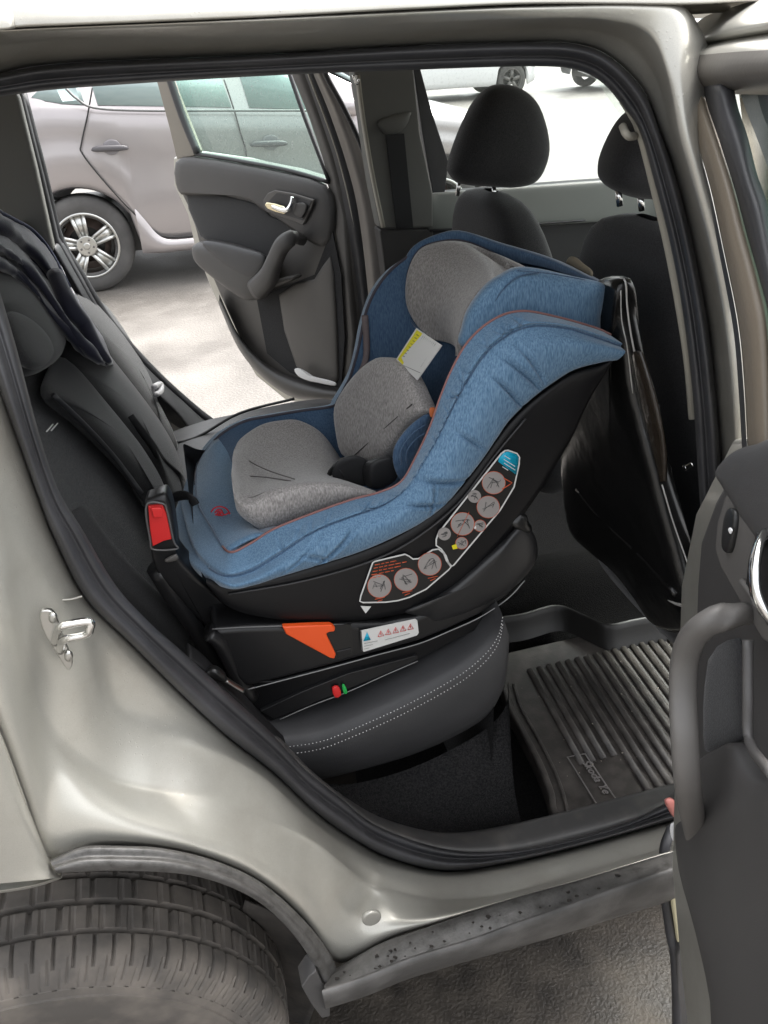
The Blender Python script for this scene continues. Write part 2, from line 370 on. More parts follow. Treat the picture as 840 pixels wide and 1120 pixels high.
def row(k, y): return [P(s[k][0], s[k][1], y+Yb(s[k][1])) for s in ST]
def mixrow(a, b, t, ya): return [P(*(np.array(s[a])*(1-t)+np.array(s[b])*t), ya+Yb(s[a][1]*(1-t)+s[b][1]*t)) for s in ST]
# body frame round the doorway: pressed metal in steps
loft('door_frame_panel', [row(1, .055), row(1, .036), mixrow(1, 2, .45, .026), row(2, .013), orow(2, 3, .14, .003, .006), orow(2, 3, .55, -.016, -.014), orow(2, 3, .94, -.033, -.030),
      orow(3, 4, 0, -.037, -.032), orow(3, 4, .12, -.047, -.035), orow(3, 4, .6, -.079, -.040), orow(3, 4, 1, -.100, -.043),
      [P(s[4][0]+(34*w_ if 7 < i < 16 else 0), s[4][1], -.06*(1-w_)+.0*w_+Yb(s[4][1])) for i, (s, w_) in enumerate(zip(ST, WO))]], paint, car, n=6, closed=True, sub=1)
# door seal: bulged rubber profile
def srow(t, y):
    out = []
    for s in ST:
        q = np.array(s[0])*(1-t)+np.array(s[1])*t; out.append(P(*q, y+Yb(q[1])))
    return out
inr = srow(0, .05)
loft('door_seal', [srow(-.02, .11), srow(0, .05), srow(.08, .035), srow(.3, .028), srow(.42, .036), srow(.5, .022), srow(.68, .008), srow(.85, .010), srow(.97, .024), srow(1.0, .05)], seal, car, n=6, closed=True, sub=1)
# outer roof skin rising over the cabin
e = [1, 2, 3, 4, 5]
re_ = [P(a, b, c+Yb(b)) for a, b, c in ((-120, 44, -.1), (0, 32, -.1), (90, 28, -.1), (280, 20, -.084), (450, 11, -.066), (590, 5, -.043), (750, 6, -.043), (900, 4, -.04))]
rr = np.array(re_)
yy = [(-.0, .0), (.005, .012), (.03, .035), (.08, .055), (.2, .075), (.64, .09), (1.1, .075), (1.3, .05), (1.4, -.01)]
rows = []
for dy, dz in yy: rows.append([np.array([p[0], p[1]+dy, (p[2]+dz) if dy < .3 else 1.60+dz]) for p in rr])
ext = []
for r_ in rows:
    r_ = list(r_); r_.insert(0, r_[0]+np.array([-.9, 0, -.02])); r_.append(r_[-1]+np.array([.55, 0, -.05])); ext.append(r_)
loft('roof', ext, paint, car, n=4, sub=1, solid=.003)
# headliner
hl = [[(x, y, z) for x in (-1.2, -.4, .4, 1.0, 1.5)] for y, z in ((.17, 1.592), (.25, 1.612), (.75, 1.63), (1.25, 1.605), (1.42, 1.565))]
loft('headliner', hl, beige, car, n=3, solid=.01)
# striker and its plate
sc = P(62, 690, -.02)
tb = plate('striker_plate', L([(44, 668), (50, 664), (60, 668), (68, 690), (79, 718), (78, 727), (73, 728), (60, 708), (47, 685)], -.018), (0, -.006, 0), zinc, car, n=3, bevel=.0015)
lp = L([(60, 703, -.022), (64, 690, -.05), (70, 684, -.06), (97, 680, -.06), (98, 688, -.06), (94, 694, -.058), (70, 700, -.05), (66, 712, -.022)], -.04)
tube('striker_loop', lp, .0042, chrome, car, seg=10)
for q in ((58, 675), (75, 717)):
    V, f = inflate_geo(cr([P(q[0]+5*math.cos(a), q[1]+6*math.sin(a), -.025) for a in np.linspace(0, 6.28, 9)[:-1]], 2, True), (0, -1, 0), .004, .001, 3)
    link('bolt', V, f, zinc, car)
# embossed marks in the jamb
tube('embossed_step', L([(62, 664), (64, 657), (72, 656), (80, 655), (90, 652)], .016), .0012, paint, car, seg=8)
inflate('grommet', L([(406+10.5*math.cos(a), 1003+7.5*math.sin(a)-2*math.cos(a)) for a in np.linspace(0, 6.28, 13)[:-1]], -.086), (0, -1, 0), .004, .002, paint, car, n=2, p=6)
# quarter panel skin at the far left
q0 = [(-60, 690), (-40, 725), (0, 800), (21, 857), (39, 904), (56, 945), (68, 960)]
def shl(k, Y): return L([(a-k*(1+.1*i), b+k*.15) for i, (a, b) in enumerate(q0)], Y)
loft('quarter_panel', [shl(0, -.09), shl(1.5, -.106), shl(8, -.118), shl(30, -.128), shl(60, -.13), shl(120, -.125)], paint, car, n=5, sub=1)
lo_ = [(68, 960, -.09), (62, 963, -.10), (36, 971, -.12), (0, 977, -.128), (-60, 985, -.128)]
loft('panel_flange', [L([(a, b-3, c) for a, b, c in lo_], 0), L(lo_, 0), [p+np.array([0, .03, .006]) for p in L(lo_, 0)]], paint, car, n=4)
# rest of the rear flank, mostly beyond the left edge of the view
er = orow(3, 4, 1, -.100, -.043)
lft = [er[i] for i in (36, 35, 34, 33, 32, 31)]
bk_ = [(-1.25, .10, 1.52), (-1.32, .06, 1.3), (-1.36, .0, 1.1), (-1.38, -.02, 1.0), (-1.38, -.04, .9), (-1.38, -.05, .74)]
mdl = [np.array(b)*.6+a*.4+np.array([0, -.05, 0]) for a, b in zip(lft, bk_)]
loft('rear_flank', [lft, mdl, bk_], paint, car, n=4, nv=3)
loft('rear_flank_lower', [[(-1.38, -.05, .74), (-1.2, -.10, .78), (-.9, -.12, .80), (-.5, -.13, .80), (-.3, -.12, .78)], [(-1.38, -.05, .74), (-1.2, -.09, .60), (-.82, -.11, .60), (-.55, -.125, .765), (-.3, -.115, .77)]], paint, car, n=4)
# wheel arch trim
at = [(54,941),(90,926),(130,925),(181,928),(240,943),(290,968),(335,1009),(362,1045),(370,1066)]
al = [(63,956),(90,955),(136,954),(204,958),(253,972),(290,993),(321,1024),(344,1058),(354,1082)]
def ar(t, y): return [P(a[0]*(1-t)+b[0]*t, a[1]*(1-t)+b[1]*t, y) for a, b in zip(at, al)]
loft('wheel_arch_trim', [ar(0, -.098), ar(.03, -.106), ar(.25, -.110), ar(.42, -.110), ar(.5, -.119), ar(.8, -.122), ar(.97, -.116), ar(1, -.106), [p+np.array([0, .06, .004]) for p in ar(1, -.106)]], scuff, car, n=6, sub=1)
# sill trim
s_t = [(366,1060),(400,1040),(427,1027),(480,1010),(560,983),(640,961),(728,934),(820,905)]
s_m = [(352,1082),(400,1066),(447,1047),(513,1027),(560,1010),(610,993),(720,954),(820,922)]
s_b = [(358,1112),(400,1099),(447,1080),(505,1062),(560,1047),(620,1030),(714,1001),(820,968)]
loft('sill_trim_top', [L(s_t, -.095), L([(a, b+1) for a, b in s_t], -.102), L([(a*.4+c*.6, b*.4+d*.6) for (a, b), (c, d) in zip(s_t, s_m)], -.120), L(s_m, -.132)], scuff, car, n=6, sub=1)
loft('sill_trim', [L(s_m, -.132), L([(a, b+3) for a, b in s_m], -.138), L([(a*.5+c*.5, b*.5+d*.5) for (a, b), (c, d) in zip(s_m, s_b)], -.142), L(s_b, -.13), [p+np.array([0, .10, -.10]) for p in L(s_b, -.13)]], trimblk, car, n=6, sub=1)
plate('sill_end_cap', L([(346, 1062), (353, 1078), (362, 1084), (361, 1112), (352, 1114), (340, 1098), (330, 1080), (338, 1068)], -.125), (0, .03, 0), sillpl, car, bevel=.002)
# rust and dirt on top of the sill trim
mb = MB()
for k in range(34):
    t = rng.uniform(.03, .8)*6.9; i = int(t); fr_ = t-i
    a = np.array(s_t[i])*(1-fr_)+np.array(s_t[i+1])*fr_; b = np.array(s_m[i])*(1-fr_)+np.array(s_m[i+1])*fr_
    u = rng.uniform(.25, .95); q = a*(1-u)+b*u; r_ = rng.uniform(.8, 3.2)*rng.uniform(.5, 1); Yq = -.100*(1-u)-.132*u-.004
    V, f = inflate_geo([P(q[0]+r_*1.5*rng.uniform(.5, 1.2)*math.cos(a_), q[1]+r_*rng.uniform(.5, 1.2)*math.sin(a_), Yq) for a_ in np.linspace(0, 6.28, 9)[:-1]], (0, -1, .6), .0012, .001)
    mb.add(V, f)
tag(mb.build('mud_speck', mat('mud', (.018, .015, .012), .9), car), kind='stuff')
# arch liner and mud shield
lin = np.array(ar(1, -.06))
loft('arch_liner', [lin+np.array([-.0, .0, .03]), lin+np.array([-.01, .1, .04]), lin+np.array([-.01, .38, .04])], liner, car, n=5, solid=.002)
loft('mud_shield', [L([(268, 985), (300, 1000), (330, 1035), (350, 1075)], .0), L([(262, 1005), (290, 1035), (318, 1075), (345, 1100)], .05), L([(255, 1040), (285, 1080), (300, 1110), (330, 1140)], .14), L([(240, 1080), (270, 1120), (290, 1150), (320, 1180)], .34)], liner, car, n=5, solid=.003)
link('arch_inner_wall', *[[(-.75, .36, .1), (.2, .36, .1), (.2, .36, .78), (-.75, .36, .78)], [(0, 1, 2, 3)]], liner, car, smooth=False)
# underbody
MB().box((.55, .75, .24), (1.35, .66, .03)).build('underbody', liner, car, smooth=False)

# rear wheel with moulded tread
def wheel_geo(cx, cy0, cz, rad, width, seg, side=1, blocks=True):
    # profile (radius offset, y from outer face)
    prof = [(-.135, .012, 0), (-.12, .004, 0), (-.08, -.004, 0), (-.060, -.004, 0), (-.059, -.0055, 0), (-.047, -.0055, 0), (-.046, -.003, 0), (-.036, -.001, 0), (-.035, .0, 1), (-.028, .002, 1), (-.012, .010, 1), (-.004, .020, 1), (0, .032, 1), (0, .046, 1), (-.008, .047, 0), (-.008, .053, 0), (.001, .054, 2), (.003, .085, 2), (-.006, .086, 0), (-.006, .094, 0), (.004, .095, 3),
            (.004, .125, 3), (-.006, .126, 0), (-.006, .134, 0), (.003, .135, 2), (.001, .166, 2), (-.008, .167, 0), (-.008, .173, 0), (0, .174, 1), (0, .195, 1), (-.02, .215, 1), (-.05, .225, 0), (-.135, .215, 0)]
    rows = []
    for dr, y, kd in prof:
        r_ = []
        for i in range(seg):
            a = 2*math.pi*i/seg; g = 0
            if blocks and kd == 1 and ((i+int(dr*200)) % 8) == 0: g = -.006
            if blocks and kd == 2 and ((i+int(y*220)) % 12) in (0, 1): g = -.006
            if blocks and kd == 3 and ((i+int(y*200)) % 18) in (0, 1): g = -.005
            rr_ = rad+dr+g
            r_.append((cx+rr_*math.cos(a), cy0+side*y*width/.22, cz+rr_*math.sin(a)))
        rows.append(np.array(r_))
    return grid(rows, True)
WC = (-.345, -.105, .335)
wheel = link('rear_wheel', *grid([[(WC[0]+r*math.cos(a), WC[1]+y, WC[2]+r*math.sin(a)) for a in np.linspace(0, 2*math.pi, 49)[:-1]] for r, y in ((.0, .03), (.1, .04), (.17, .03), (.185, .014), (.19, .02), (.2, .2), (0, .21))], True), zinc, car)
link('tyre', *wheel_geo(*WC, .335, .215, 720), tyre, wheel, smooth=True).data.set_sharp_from_angle(angle=R(28))

# inside sill plate and door-opening plastics
sp_o = [(800, 868), (735, 884), (700, 893), (636, 913), (560, 929), (487, 927), (413, 902), (370, 869), (333, 838), (300, 803)]
sp_i = [(800, 830), (750, 850), (735, 853), (640, 877), (560, 897), (490, 908), (430, 897), (385, 876), (345, 846), (312, 812)]
def spr(t, y): return [P(a[0]*(1-t)+b[0]*t, a[1]*(1-t)+b[1]*t, y) for a, b in zip(sp_o, sp_i)]
loft('sill_plate', [[p+np.array([0, 0, -.02]) for p in spr(0, .05)], spr(0, .052), spr(.3, .066), spr(.8, .1), spr(1, .112), [p+np.array([0, .012, -.10]) for p in spr(1, .112)]], sillpl, car, n=6, sub=1)
# carpets
link('floor_carpet', [(.1, .1, .295), (1.5, .1, .295), (1.5, .62, .295), (1.5, 1.4, .295), (.1, 1.4, .295), (.1, .62, .295)], [(0, 1, 2, 5), (5, 2, 3, 4)], carpet, car, smooth=False)
loft('tunnel_carpet', [[(x, .60, .30) for x in (.3, .8, 1.5)], [(x, .66, .33) for x in (.3, .8, 1.5)], [(x, .69, .42) for x in (.3, .8, 1.5)], [(x, .76, .45) for x in (.3, .8, 1.5)], [(x, .83, .42) for x in (.3, .8, 1.5)], [(x, .9, .30) for x in (.3, .8, 1.5)]], carpet, car, n=3, sub=1)
k0 = L([(330, 850), (380, 858), (450, 840), (520, 805), (552, 775), (556, 740)], .2)
k1 = L([(330, 870), (400, 905), (470, 915), (540, 900), (588, 860), (592, 800)], .19)
k1 = [np.array([a[0]+(.02 if i > 2 else 0), .15, .31]) for i, a in enumerate(k0)]
kk = [np.array([a[0]-.01, .17, a[2]-.05]) for a in k0]
loft('seat_plinth', [k0, kk, [np.array([a[0], .155, .40]) for a in k0], k1], plinthc, car, n=5, sub=1)
link('seat_plinth_front', [(.40, .16, .29), (.40, 1.38, .29), (.41, 1.38, .66), (.41, .18, .66)], [(0, 1, 2, 3)], plinthc, car, smooth=False)
# rear seat cushion
Sx = [(262, 832), (300, 820), (340, 815), (370, 806), (440, 775), (500, 742), (530, 718), (545, 697), (550, 676)]
Lx = [(300, 850), (325, 856), (345, 857), (375, 852), (450, 832), (500, 811), (538, 787), (553, 755), (557, 705)]
sS = np.array(L(Sx, .162)); sL = np.array(L(Lx, .185))
sM = .5*sS+.5*sL; sM[:, 1] = .155
fx = np.array([-.12, -.05, .05, .12, .22, .31, .37, .41, .425]); fz = np.array([.66, .68, .70, .705, .712, .715, .712, .70, .67])
far = np.stack([fx, np.full(9, 1.375), fz], 1)
t1 = sS+np.array([0, .012, .012]); t2 = sS+np.array([-.002, .05, .020]); t3 = sS*.5+far*.5; t3[:, 1] = .6; t4 = sS*.2+far*.8; t4[:, 1] = 1.0
t2b = t2.copy(); t2b[:, 1] = .3
seat = loft('rear_seat_cushion', [sL+np.array([-.02, .04, -.01]), sL, sM, sS, t1, t2, t2b, t3, t4, far-np.array([0, .04, 0]), far-np.array([0, 0, .02]), far-np.array([0, -.005, .12])], lth, car, n=5, sub=1)
# the twin row of stitching
mb = MB()
for dpy, oy in ((-1, 0), (4, 0)):
    q = resample(cr(L([(a, b+dpy*1.6) for a, b in Sx[1:]], .1555), 10), 150)
    for i in range(0, 149, 2):
        if i % 2 == 0: mb.tube([q[i], q[i]*.45+q[i+1]*.55], .0007, seg=5, n=1, up=(0, 1, .3))
o = mb.build('stitching', white, seat)
# seam groove of far cushion
tube('cushion_seam', L([(172, 487), (215, 478), (262, 452), (322, 436)], 1.25), .004, seal, seat, seg=6)

# rear backrest: thick inclined shells on the plane x + .45 z
BN = np.array([1, 0, .45]); BN /= np.linalg.norm(BN)
def PB(px, py, off=0): return PP(px, py, np.array([-.06, 0, .7])+BN*off, BN)
def LB(pts, off=0): return [PB(a, b, off) for a, b in pts]
ub = np.array([-.45, 0, 1.])/1.0966
bo = np.array([-.075, 0, .64])
def bpt(y, h, off=0): return bo+ub*h+np.array([0, y, 0])+BN*off
back = MB()
rows = []
for y, th in ((.16, -.1), (.165, -.01), (.2, .005), (.42, .0), (.5, .0), (1.0, .0), (1.36, .0), (1.40, -.03), (1.41, -.12)):
    rows.append([bpt(y, h, th+d) for h, d in ((0, -.02), (.05, 0), (.3, 0), (.5, 0), (.58, -.015), (.61, -.06))])
brst = loft('rear_backrest', rows, ctrfab, car, n=4, sub=1)
def cush(name, pts, off, t, m, par, p=3): return inflate(name, LB(pts, off), BN, t, .01, m, par, n=4, p=p)
cush('side_bolster', [(56, 398), (66, 395), (98, 432), (128, 468), (155, 503), (178, 545), (186, 590), (168, 560), (140, 522), (105, 485), (70, 452), (45, 430)], .0, .03, gryfab, brst)
cush('middle_backrest', [(62, 352), (78, 350), (112, 392), (150, 440), (178, 480), (196, 520), (200, 560), (185, 560), (160, 505), (125, 462), (90, 425), (62, 395)], .0, .035, gryfab, brst)
cush('far_backrest', [(80, 320), (104, 332), (132, 372), (156, 418), (168, 455), (170, 476), (190, 500), (180, 488), (140, 432), (100, 380), (74, 345)], .0, .04, gryfab, brst)
for pts in ([(66, 356), (100, 396), (140, 443), (178, 487), (196, 520)], [(92, 352), (120, 395), (150, 440), (186, 492)], [(58, 432), (90, 462), (125, 500), (155, 540)]):
    tube('seam', LB(pts, .02), .005, seal, brst, seg=6)
tube('lap_belt', LB([(142, 455), (165, 485), (178, 505), (196, 522), (204, 545)], .03), .003, webb, brst, ru=.009, up=BN, seg=8)
tube('belt_strap', LB([(148, 392), (170, 430), (190, 455), (212, 470)], .02), .003, webb, brst, ru=.02, up=BN, seg=8)
tube('belt_clip', LB([(168, 423), (176, 420), (176, 428), (170, 432)], .05), .007, mat('clip_grey', (.3, .3, .31), .4), brst, seg=8)
mb = MB(); 
for k in (0, 5): mb.tube(LB([(51+k, 472-k*.2), (58+k, 464-k*.2)], .012), .0012, n=1, seg=6)
mb.build('thread_mark', lblw, brst)
# bench near-bottom fold of cloth
tube('seat_edge_roll', LB([(78, 560), (100, 592), (130, 628), (165, 662), (205, 700), (240, 735)], .03), .022, gryfab, brst, seg=10)
# rear headrest
hrst = inflate('rear_headrest', LB([(-40, 320), (-20, 302), (5, 297), (32, 306), (52, 328), (61, 355), (61, 382), (54, 400), (38, 404), (15, 385), (-15, 360), (-40, 345)], .02), BN, .05, .06, gryfab, car, p=3)
inflate('headrest_face', LB([(6, 342), (28, 348), (48, 366), (57, 385), (50, 399), (38, 402), (24, 392), (12, 368)], .072), BN, .012, .02, blkfab, hrst)
# rear C-pillar cover of the far side and the far wheelhouse / sill
cp = plate('far_pillar_cover', L([(-60, 60), (-10, 60), (12, 90), (21, 108), (40, 185), (57, 262), (60, 275), (-60, 300)], 1.37), (0, .05, 0), pillarg, car, bevel=.008)
plate('far_pillar_frame', L([(12, 95), (24, 100), (48, 195), (64, 262), (88, 303), (108, 340), (90, 350), (55, 300), (36, 200)], 1.43), (0, .06, 0), seal, car, bevel=.006)
loft('far_sill', [L([(55, 268, 1.40), (80, 310, 1.40), (112, 365, 1.40), (150, 412, 1.40), (190, 450, 1.40), (222, 485, 1.40), (300, 520, 1.40)], 0),
                  L([(68, 262, 1.46), (90, 304, 1.46), (120, 354, 1.46), (160, 400, 1.46), (200, 437, 1.46), (236, 465, 1.46), (300, 495, 1.46)], 0),
                  [p+np.array([0, .05, -.03]) for p in L([(68, 262, 1.46), (90, 304, 1.46), (120, 354, 1.46), (160, 400, 1.46), (200, 437, 1.46), (236, 465, 1.46), (300, 495, 1.46)], 0)]], seal, car, n=4, sub=1, solid=.01)
# far seal bead of the far opening
tube('far_seal', L([(24, 102), (47, 190), (64, 258), (88, 300), (120, 352), (160, 398), (200, 436), (238, 466), (300, 505)], 1.47), .011, seal, car, seg=8)
# outer skin of the far side below the opening
link('far_side_skin', [(-1.3, 1.55, .25), (1.5, 1.55, .25), (1.5, 1.54, .42), (.25, 1.54, .42), (.1, 1.53, .55), (-.12, 1.52, .85), (-.2, 1.5, 1.1), (-1.3, 1.5, 1.1)], [(0, 1, 2, 3, 4), (0, 4, 5, 6, 7)], paint, car, smooth=False, solid=.02)
# far B pillar
bp_ = plate('far_pillar_trim', L([(386, 70), (452, 66), (460, 146), (474, 212), (474, 249), (416, 250), (406, 200), (396, 130)], 1.40), (0, .06, 0), pillarg, car, bevel=.006)
tube('pillar_edge', L([(391, 82), (397, 130), (407, 190), (419, 248)], 1.40), .006, beige, bp_, ru=.012, seg=8)
plate('belt_strap', L([(422, 148), (442, 146), (452, 249), (434, 250)], 1.392), (0, .004, 0), webb, bp_)
inflate('belt_guide', L([(414, 132), (446, 122), (448, 128), (442, 140), (430, 147), (419, 145)], 1.395), (0, -1, 0), .012, .01, pillarg, bp_)
tube('pillar_ring', L([(386, 82), (390, 92), (393, 86)], 1.39), .003, chrome, bp_, seg=6)
plate('pillar_lower_trim', L([(415, 251), (474, 250), (480, 420), (440, 420), (425, 330)], 1.405), (0, .06, 0), plas, car, bevel=.006)
plate('front_window_frame', L([(450, 60), (456, 60), (472, 120), (491, 178), (486, 215), (474, 215), (462, 146)], 1.45), (0, .04, 0), seal, car, bevel=.003)
# driver's door
fd = plate('front_door_panel', L([(468, 214), (560, 206), (640, 200), (760, 192), (760, 400), (468, 400)], 1.42), (0, .07, 0), mat('door_dark', (.025, .025, .025), .6), car, bevel=.012)
inflate('front_door_ledge', L([(468, 212), (560, 205), (640, 199), (720, 194), (720, 238), (600, 246), (468, 252)], 1.41), (0, -1, 0), .012, .02, mat('ledge_grey', (.20, .21, .195), .5), fd, n=0, p=5)
tube('belt_line', L([(470, 252), (560, 247), (640, 241)], 1.39), .003, seal, fd, seg=6)
link('front_window_glass', L([(455, 60), (720, 50), (720, 198), (490, 210)], 1.50), [(0, 1, 2, 3)], gl_clear, fd, smooth=False)

# near B pillar cover with the light strip and coat hook
strip = [(680, 112), (690, 128), (699, 148), (716, 215), (730, 275), (743, 345), (751, 400), (756, 459)]
def sh(pts, dx): return [(a+dx, b) for a, b in pts]
mbs = loft('pillar_strip', [L(sh(strip, -3), .155), L(sh(strip, -2.5), .148), L(sh(strip, 2), .148), L(sh(strip, 5), .13)], beige, car, n=5, sub=1)
cv = [(692, 118), (704, 143), (718, 200), (735, 266), (749, 340), (760, 430), (768, 520), (775, 640), (780, 760)]
loft('pillar_cover', [L(sh(cv, 4), .12), L(sh(cv, -5), .15), [p+np.array([.06, .03, 0]) for p in L(sh(cv, -5), .155)]], plas, car, n=4, sub=1)
tube('coat_hook', L([(681, 138, .15), (684, 145, .14), (688, 149, .14), (694, 149, .15)], 0), .0045, beige, car, seg=10)
tube('belt_bolt', L([(748, 512, .2), (756, 508, .2)], 0), .005, chrome, car, seg=8)

# ---------------- front seats
def seat_section(zc, xc, yc, hw, ht, n=24, pw=3.2):
    o = []
    for k in range(n):
        a = 2*math.pi*k/n; c, s = math.cos(a), math.sin(a)
        o.append((xc+ht*math.copysign(abs(c)**(2/pw), c), yc+hw*math.copysign(abs(s)**(2/pw), s), zc))
    return o
def front_seat(yc, dx, hr, hy, z1=1.22, hsc=1.):
    secs = []
    for z, hw, ht in ((.52, .20, .07), (.56, .24, .09), (.7, .25, .1), (.9, .25, .09), (1.05, .235, .08), (1.14, .21, .07), (1.20, .17, .06), (1.235, .12, .045), (1.245, .03, .01)):
        z = z if z < 1 else z+(z1-1.235)*((z-1)/.235)
        secs.append(seat_section(z, .66+.183*(1.29-z)+.10+dx, yc, hw, ht))
    V, f = grid([np.array(s) for s in secs], True); f.append(tuple(range(24)))
    st = link('front_seat', V, f, blkfab, car, sub=1)
    xb = lambda z: .66+.183*(1.29-z)+.10+dx
    for sy_ in (-.62, .62):                          # side seams of the backrest cover
        tube('cover_seam', [(xb(z)-ht*1.0-.001, yc+sy_*.24*min(1, hw/.24), z) for z, hw, ht in ((.6, .24, .092), (.75, .25, .1), (.9, .25, .09), (1.0, .24, .084), (1.06, .23, .080))], .0022, lblk, st, seg=6)
    hd = inflate('headrest', L(hr, hy), (.15, 1, 0), .075, .075, blkfab, st, p=2.6)
    return st, hd
s1, h1 = front_seat(1.10, .0, [(491, 178), (501, 148), (516, 116), (531, 98), (548, 92), (570, 97), (588, 115), (598, 148), (597, 174), (585, 197), (563, 204), (530, 203), (502, 200), (491, 190)], 1.08, 1.24)
s2, h2 = front_seat(.43, .0, [(660, 184), (668, 160), (682, 134), (696, 120), (716, 114), (744, 122), (758, 150), (760, 190), (745, 214), (705, 216), (680, 212), (662, 201)], .45, 1.30)
for st, pts, yy_ in ((s1, [((503, 196), (500, 214)), ((540, 203), (541, 218))], 1.08), (s2, [((676, 208), (678, 225)), ((700, 214), (702, 230))], .43)):
    for a, b in pts: tube('headrest_post', L([a, b], yy_), .005, chrome, st, n=1, seg=10)
# steering-side bits of front cabin: dashboard block closing the view forward
MB().box((1.62, .75, .8), (.12, .66, .28)).build('dashboard', plas, car, bevel=.05)
link('windscreen', [(1.5, .1, 1.08), (1.5, 1.4, 1.08), (1.05, 1.3, 1.52), (1.05, .2, 1.52)], [(0, 1, 2, 3)], gl_clear, car, smooth=False)

# ---------------- far rear door, swung open
FA = np.array([.55, 1.52, 0]); FD = np.array([-.56, .83, 0]); FD /= np.linalg.norm(FD); FN = np.array([-FD[1], FD[0], 0]); 
if np.dot(FN, CO-FA) < 0: FN = -FN
def PF(px, py, off=0): return PP(px, py, FA+FN*off, FN)
def LF(pts, off=0): return [PF(p[0], p[1], off+(p[2] if len(p) > 2 else 0)) for p in pts]
fdoor = MB().plate(LF([(193,203),(192,176),(212,169),(268,177),(318,187),(356,199),(372,204),(378,240),(382,305),(388,369),(384,420),(368,438),(341,438),(318,434),(286,409),(261,370),(238,319),(218,271),(209,235)], .0), -FN*.06).build('rear_door', plasg, car, bevel=.012, smooth=True)
fdoor['label'] = 'open rear door on the far side, seen from inside'
plate('outer_skin', LF([(190, 203), (189, 172), (212, 166), (268, 174), (360, 196), (400, 214), (404, 305), (402, 420), (372, 446), (341, 444), (312, 438), (280, 412), (256, 372), (232, 320), (213, 272), (205, 235)], -.062), -FN*.035, paint, fdoor, bevel=.008)
inflate('shoulder_pad', LF([(194, 200), (194, 177), (213, 171), (270, 180), (320, 190), (358, 202), (368, 228), (364, 262), (350, 268), (330, 246), (296, 232), (286, 222), (250, 212), (206, 206), (200, 212)], .0), FN, .022, .02, plas, fdoor, n=2, p=4)
inflate('fabric_insert', LF([(204, 208), (250, 215), (286, 225), (296, 236), (330, 250), (322, 258), (308, 268), (298, 284), (262, 270), (226, 262), (216, 250)], .0), FN, .008, .02, gryfab, fdoor, n=2, p=5)
inflate('armrest', LF([(218, 272), (219, 266), (228, 263), (262, 270), (294, 284), (302, 290), (298, 312), (286, 326), (270, 322), (240, 300), (222, 284)], .03), FN, .05, .03, plas, fdoor, n=3, p=5)
inflate('armrest_pad', LF([(222, 267), (230, 263.5), (262, 270), (290, 281), (280, 303), (262, 298), (240, 284)], .072), FN, .012, .02, lth, fdoor, n=3, p=3)
tube('pull_handle', LF([(282, 316, .06), (294, 302, .075), (301, 284, .08), (309, 268, .08), (320, 260, .07), (330, 262, .03)], 0), [.034, .03, .025, .024, .022, .018], plas, fdoor, ru=[.03, .022, .016, .016, .016, .014], up=FN, seg=16, pw=3)
inflate('handle_tray', LF([(302, 306), (326, 300), (327, 304), (306, 312)], .02), FN, .03, .01, plasg, fdoor, n=2, p=4)
plate('door_pocket_recess', LF([(282, 328), (300, 318), (345, 300), (364, 250), (374, 300), (378, 370), (374, 424), (350, 420), (318, 407), (293, 386)], .004), FN*.004, blkfab, fdoor)
inflate('pocket_back', LF([(306, 322), (345, 305), (362, 280), (368, 330), (371, 400), (368, 418), (345, 414), (325, 400)], .006), FN, .010, .004, plasg, fdoor, n=2, p=5)
loft('pocket_lip', [LF([(238, 319, .01), (262, 368, .01), (292, 398, .01), (320, 412, .01), (350, 421, .01), (376, 425, .01)]), LF([(240, 321, .05), (264, 371, .05), (292, 401, .055), (320, 416, .055), (350, 425, .055), (374, 429, .05)]),
                    LF([(240, 330, .05), (262, 380, .05), (288, 412, .055), (318, 432, .055), (345, 437, .055), (370, 438, .05)]), LF([(238, 330, 0), (260, 380, 0), (286, 412, 0), (318, 434, 0), (345, 438, 0), (370, 440, 0)])], plas, fdoor, n=4, sub=1)
plate('handle_bezel', LF([(289, 219), (294, 211), (302, 207.5), (322, 211), (345, 218), (342, 228), (333, 246), (312, 238), (292, 231)], .023), FN*.006, plasg, fdoor, bevel=.003)
plate('handle_cup', LF([(294, 220), (303, 211), (323, 215), (341, 220), (331, 241), (312, 235), (295, 228)], .030), FN*.001, seal, fdoor)
tube('door_lever', LF([(293, 223, .04), (303, 228, .05), (313, 230, .05), (318, 224, .045), (320, 215, .04)], 0), .007, chrome, fdoor, ru=.004, up=FN, seg=8)
inflate('lever_face', LF([(292, 221), (311, 226), (312, 234), (293, 228)], .045), FN, .004, .003, mat('cream_metal', (.75, .66, .45), .25, .9), fdoor, n=2, p=5)
inflate('lock_button', LF([(324, 222), (336, 224), (331, 238), (322, 234)], .034), FN, .004, .003, plas, fdoor, n=2, p=5)
link('door_glass', LF([(185, 60), (318, 50), (362, 200), (214, 170)], -.02), [(0, 1, 2, 3)], gl_side, fdoor, smooth=False)
plate('window_frame', LF([(160, 60), (178, 60), (183, 88), (214, 166), (212, 171), (193, 174), (185, 140), (172, 92)], -.0), -FN*.03, mat('frame_tan', (.2, .18, .15), .6), fdoor, bevel=.004)
tube('glass_run', LF([(180, 70), (187, 90), (200, 128), (216, 167)], .004), .012, seal, fdoor, seg=8)
tube('glass_run', LF([(313, 70), (320, 90), (334, 130), (360, 198)], .004), .006, seal, fdoor, seg=8)
tube('glass_rail', LF([(214, 168), (268, 177), (318, 187), (360, 199)], .002), .006, seal, fdoor, seg=8)
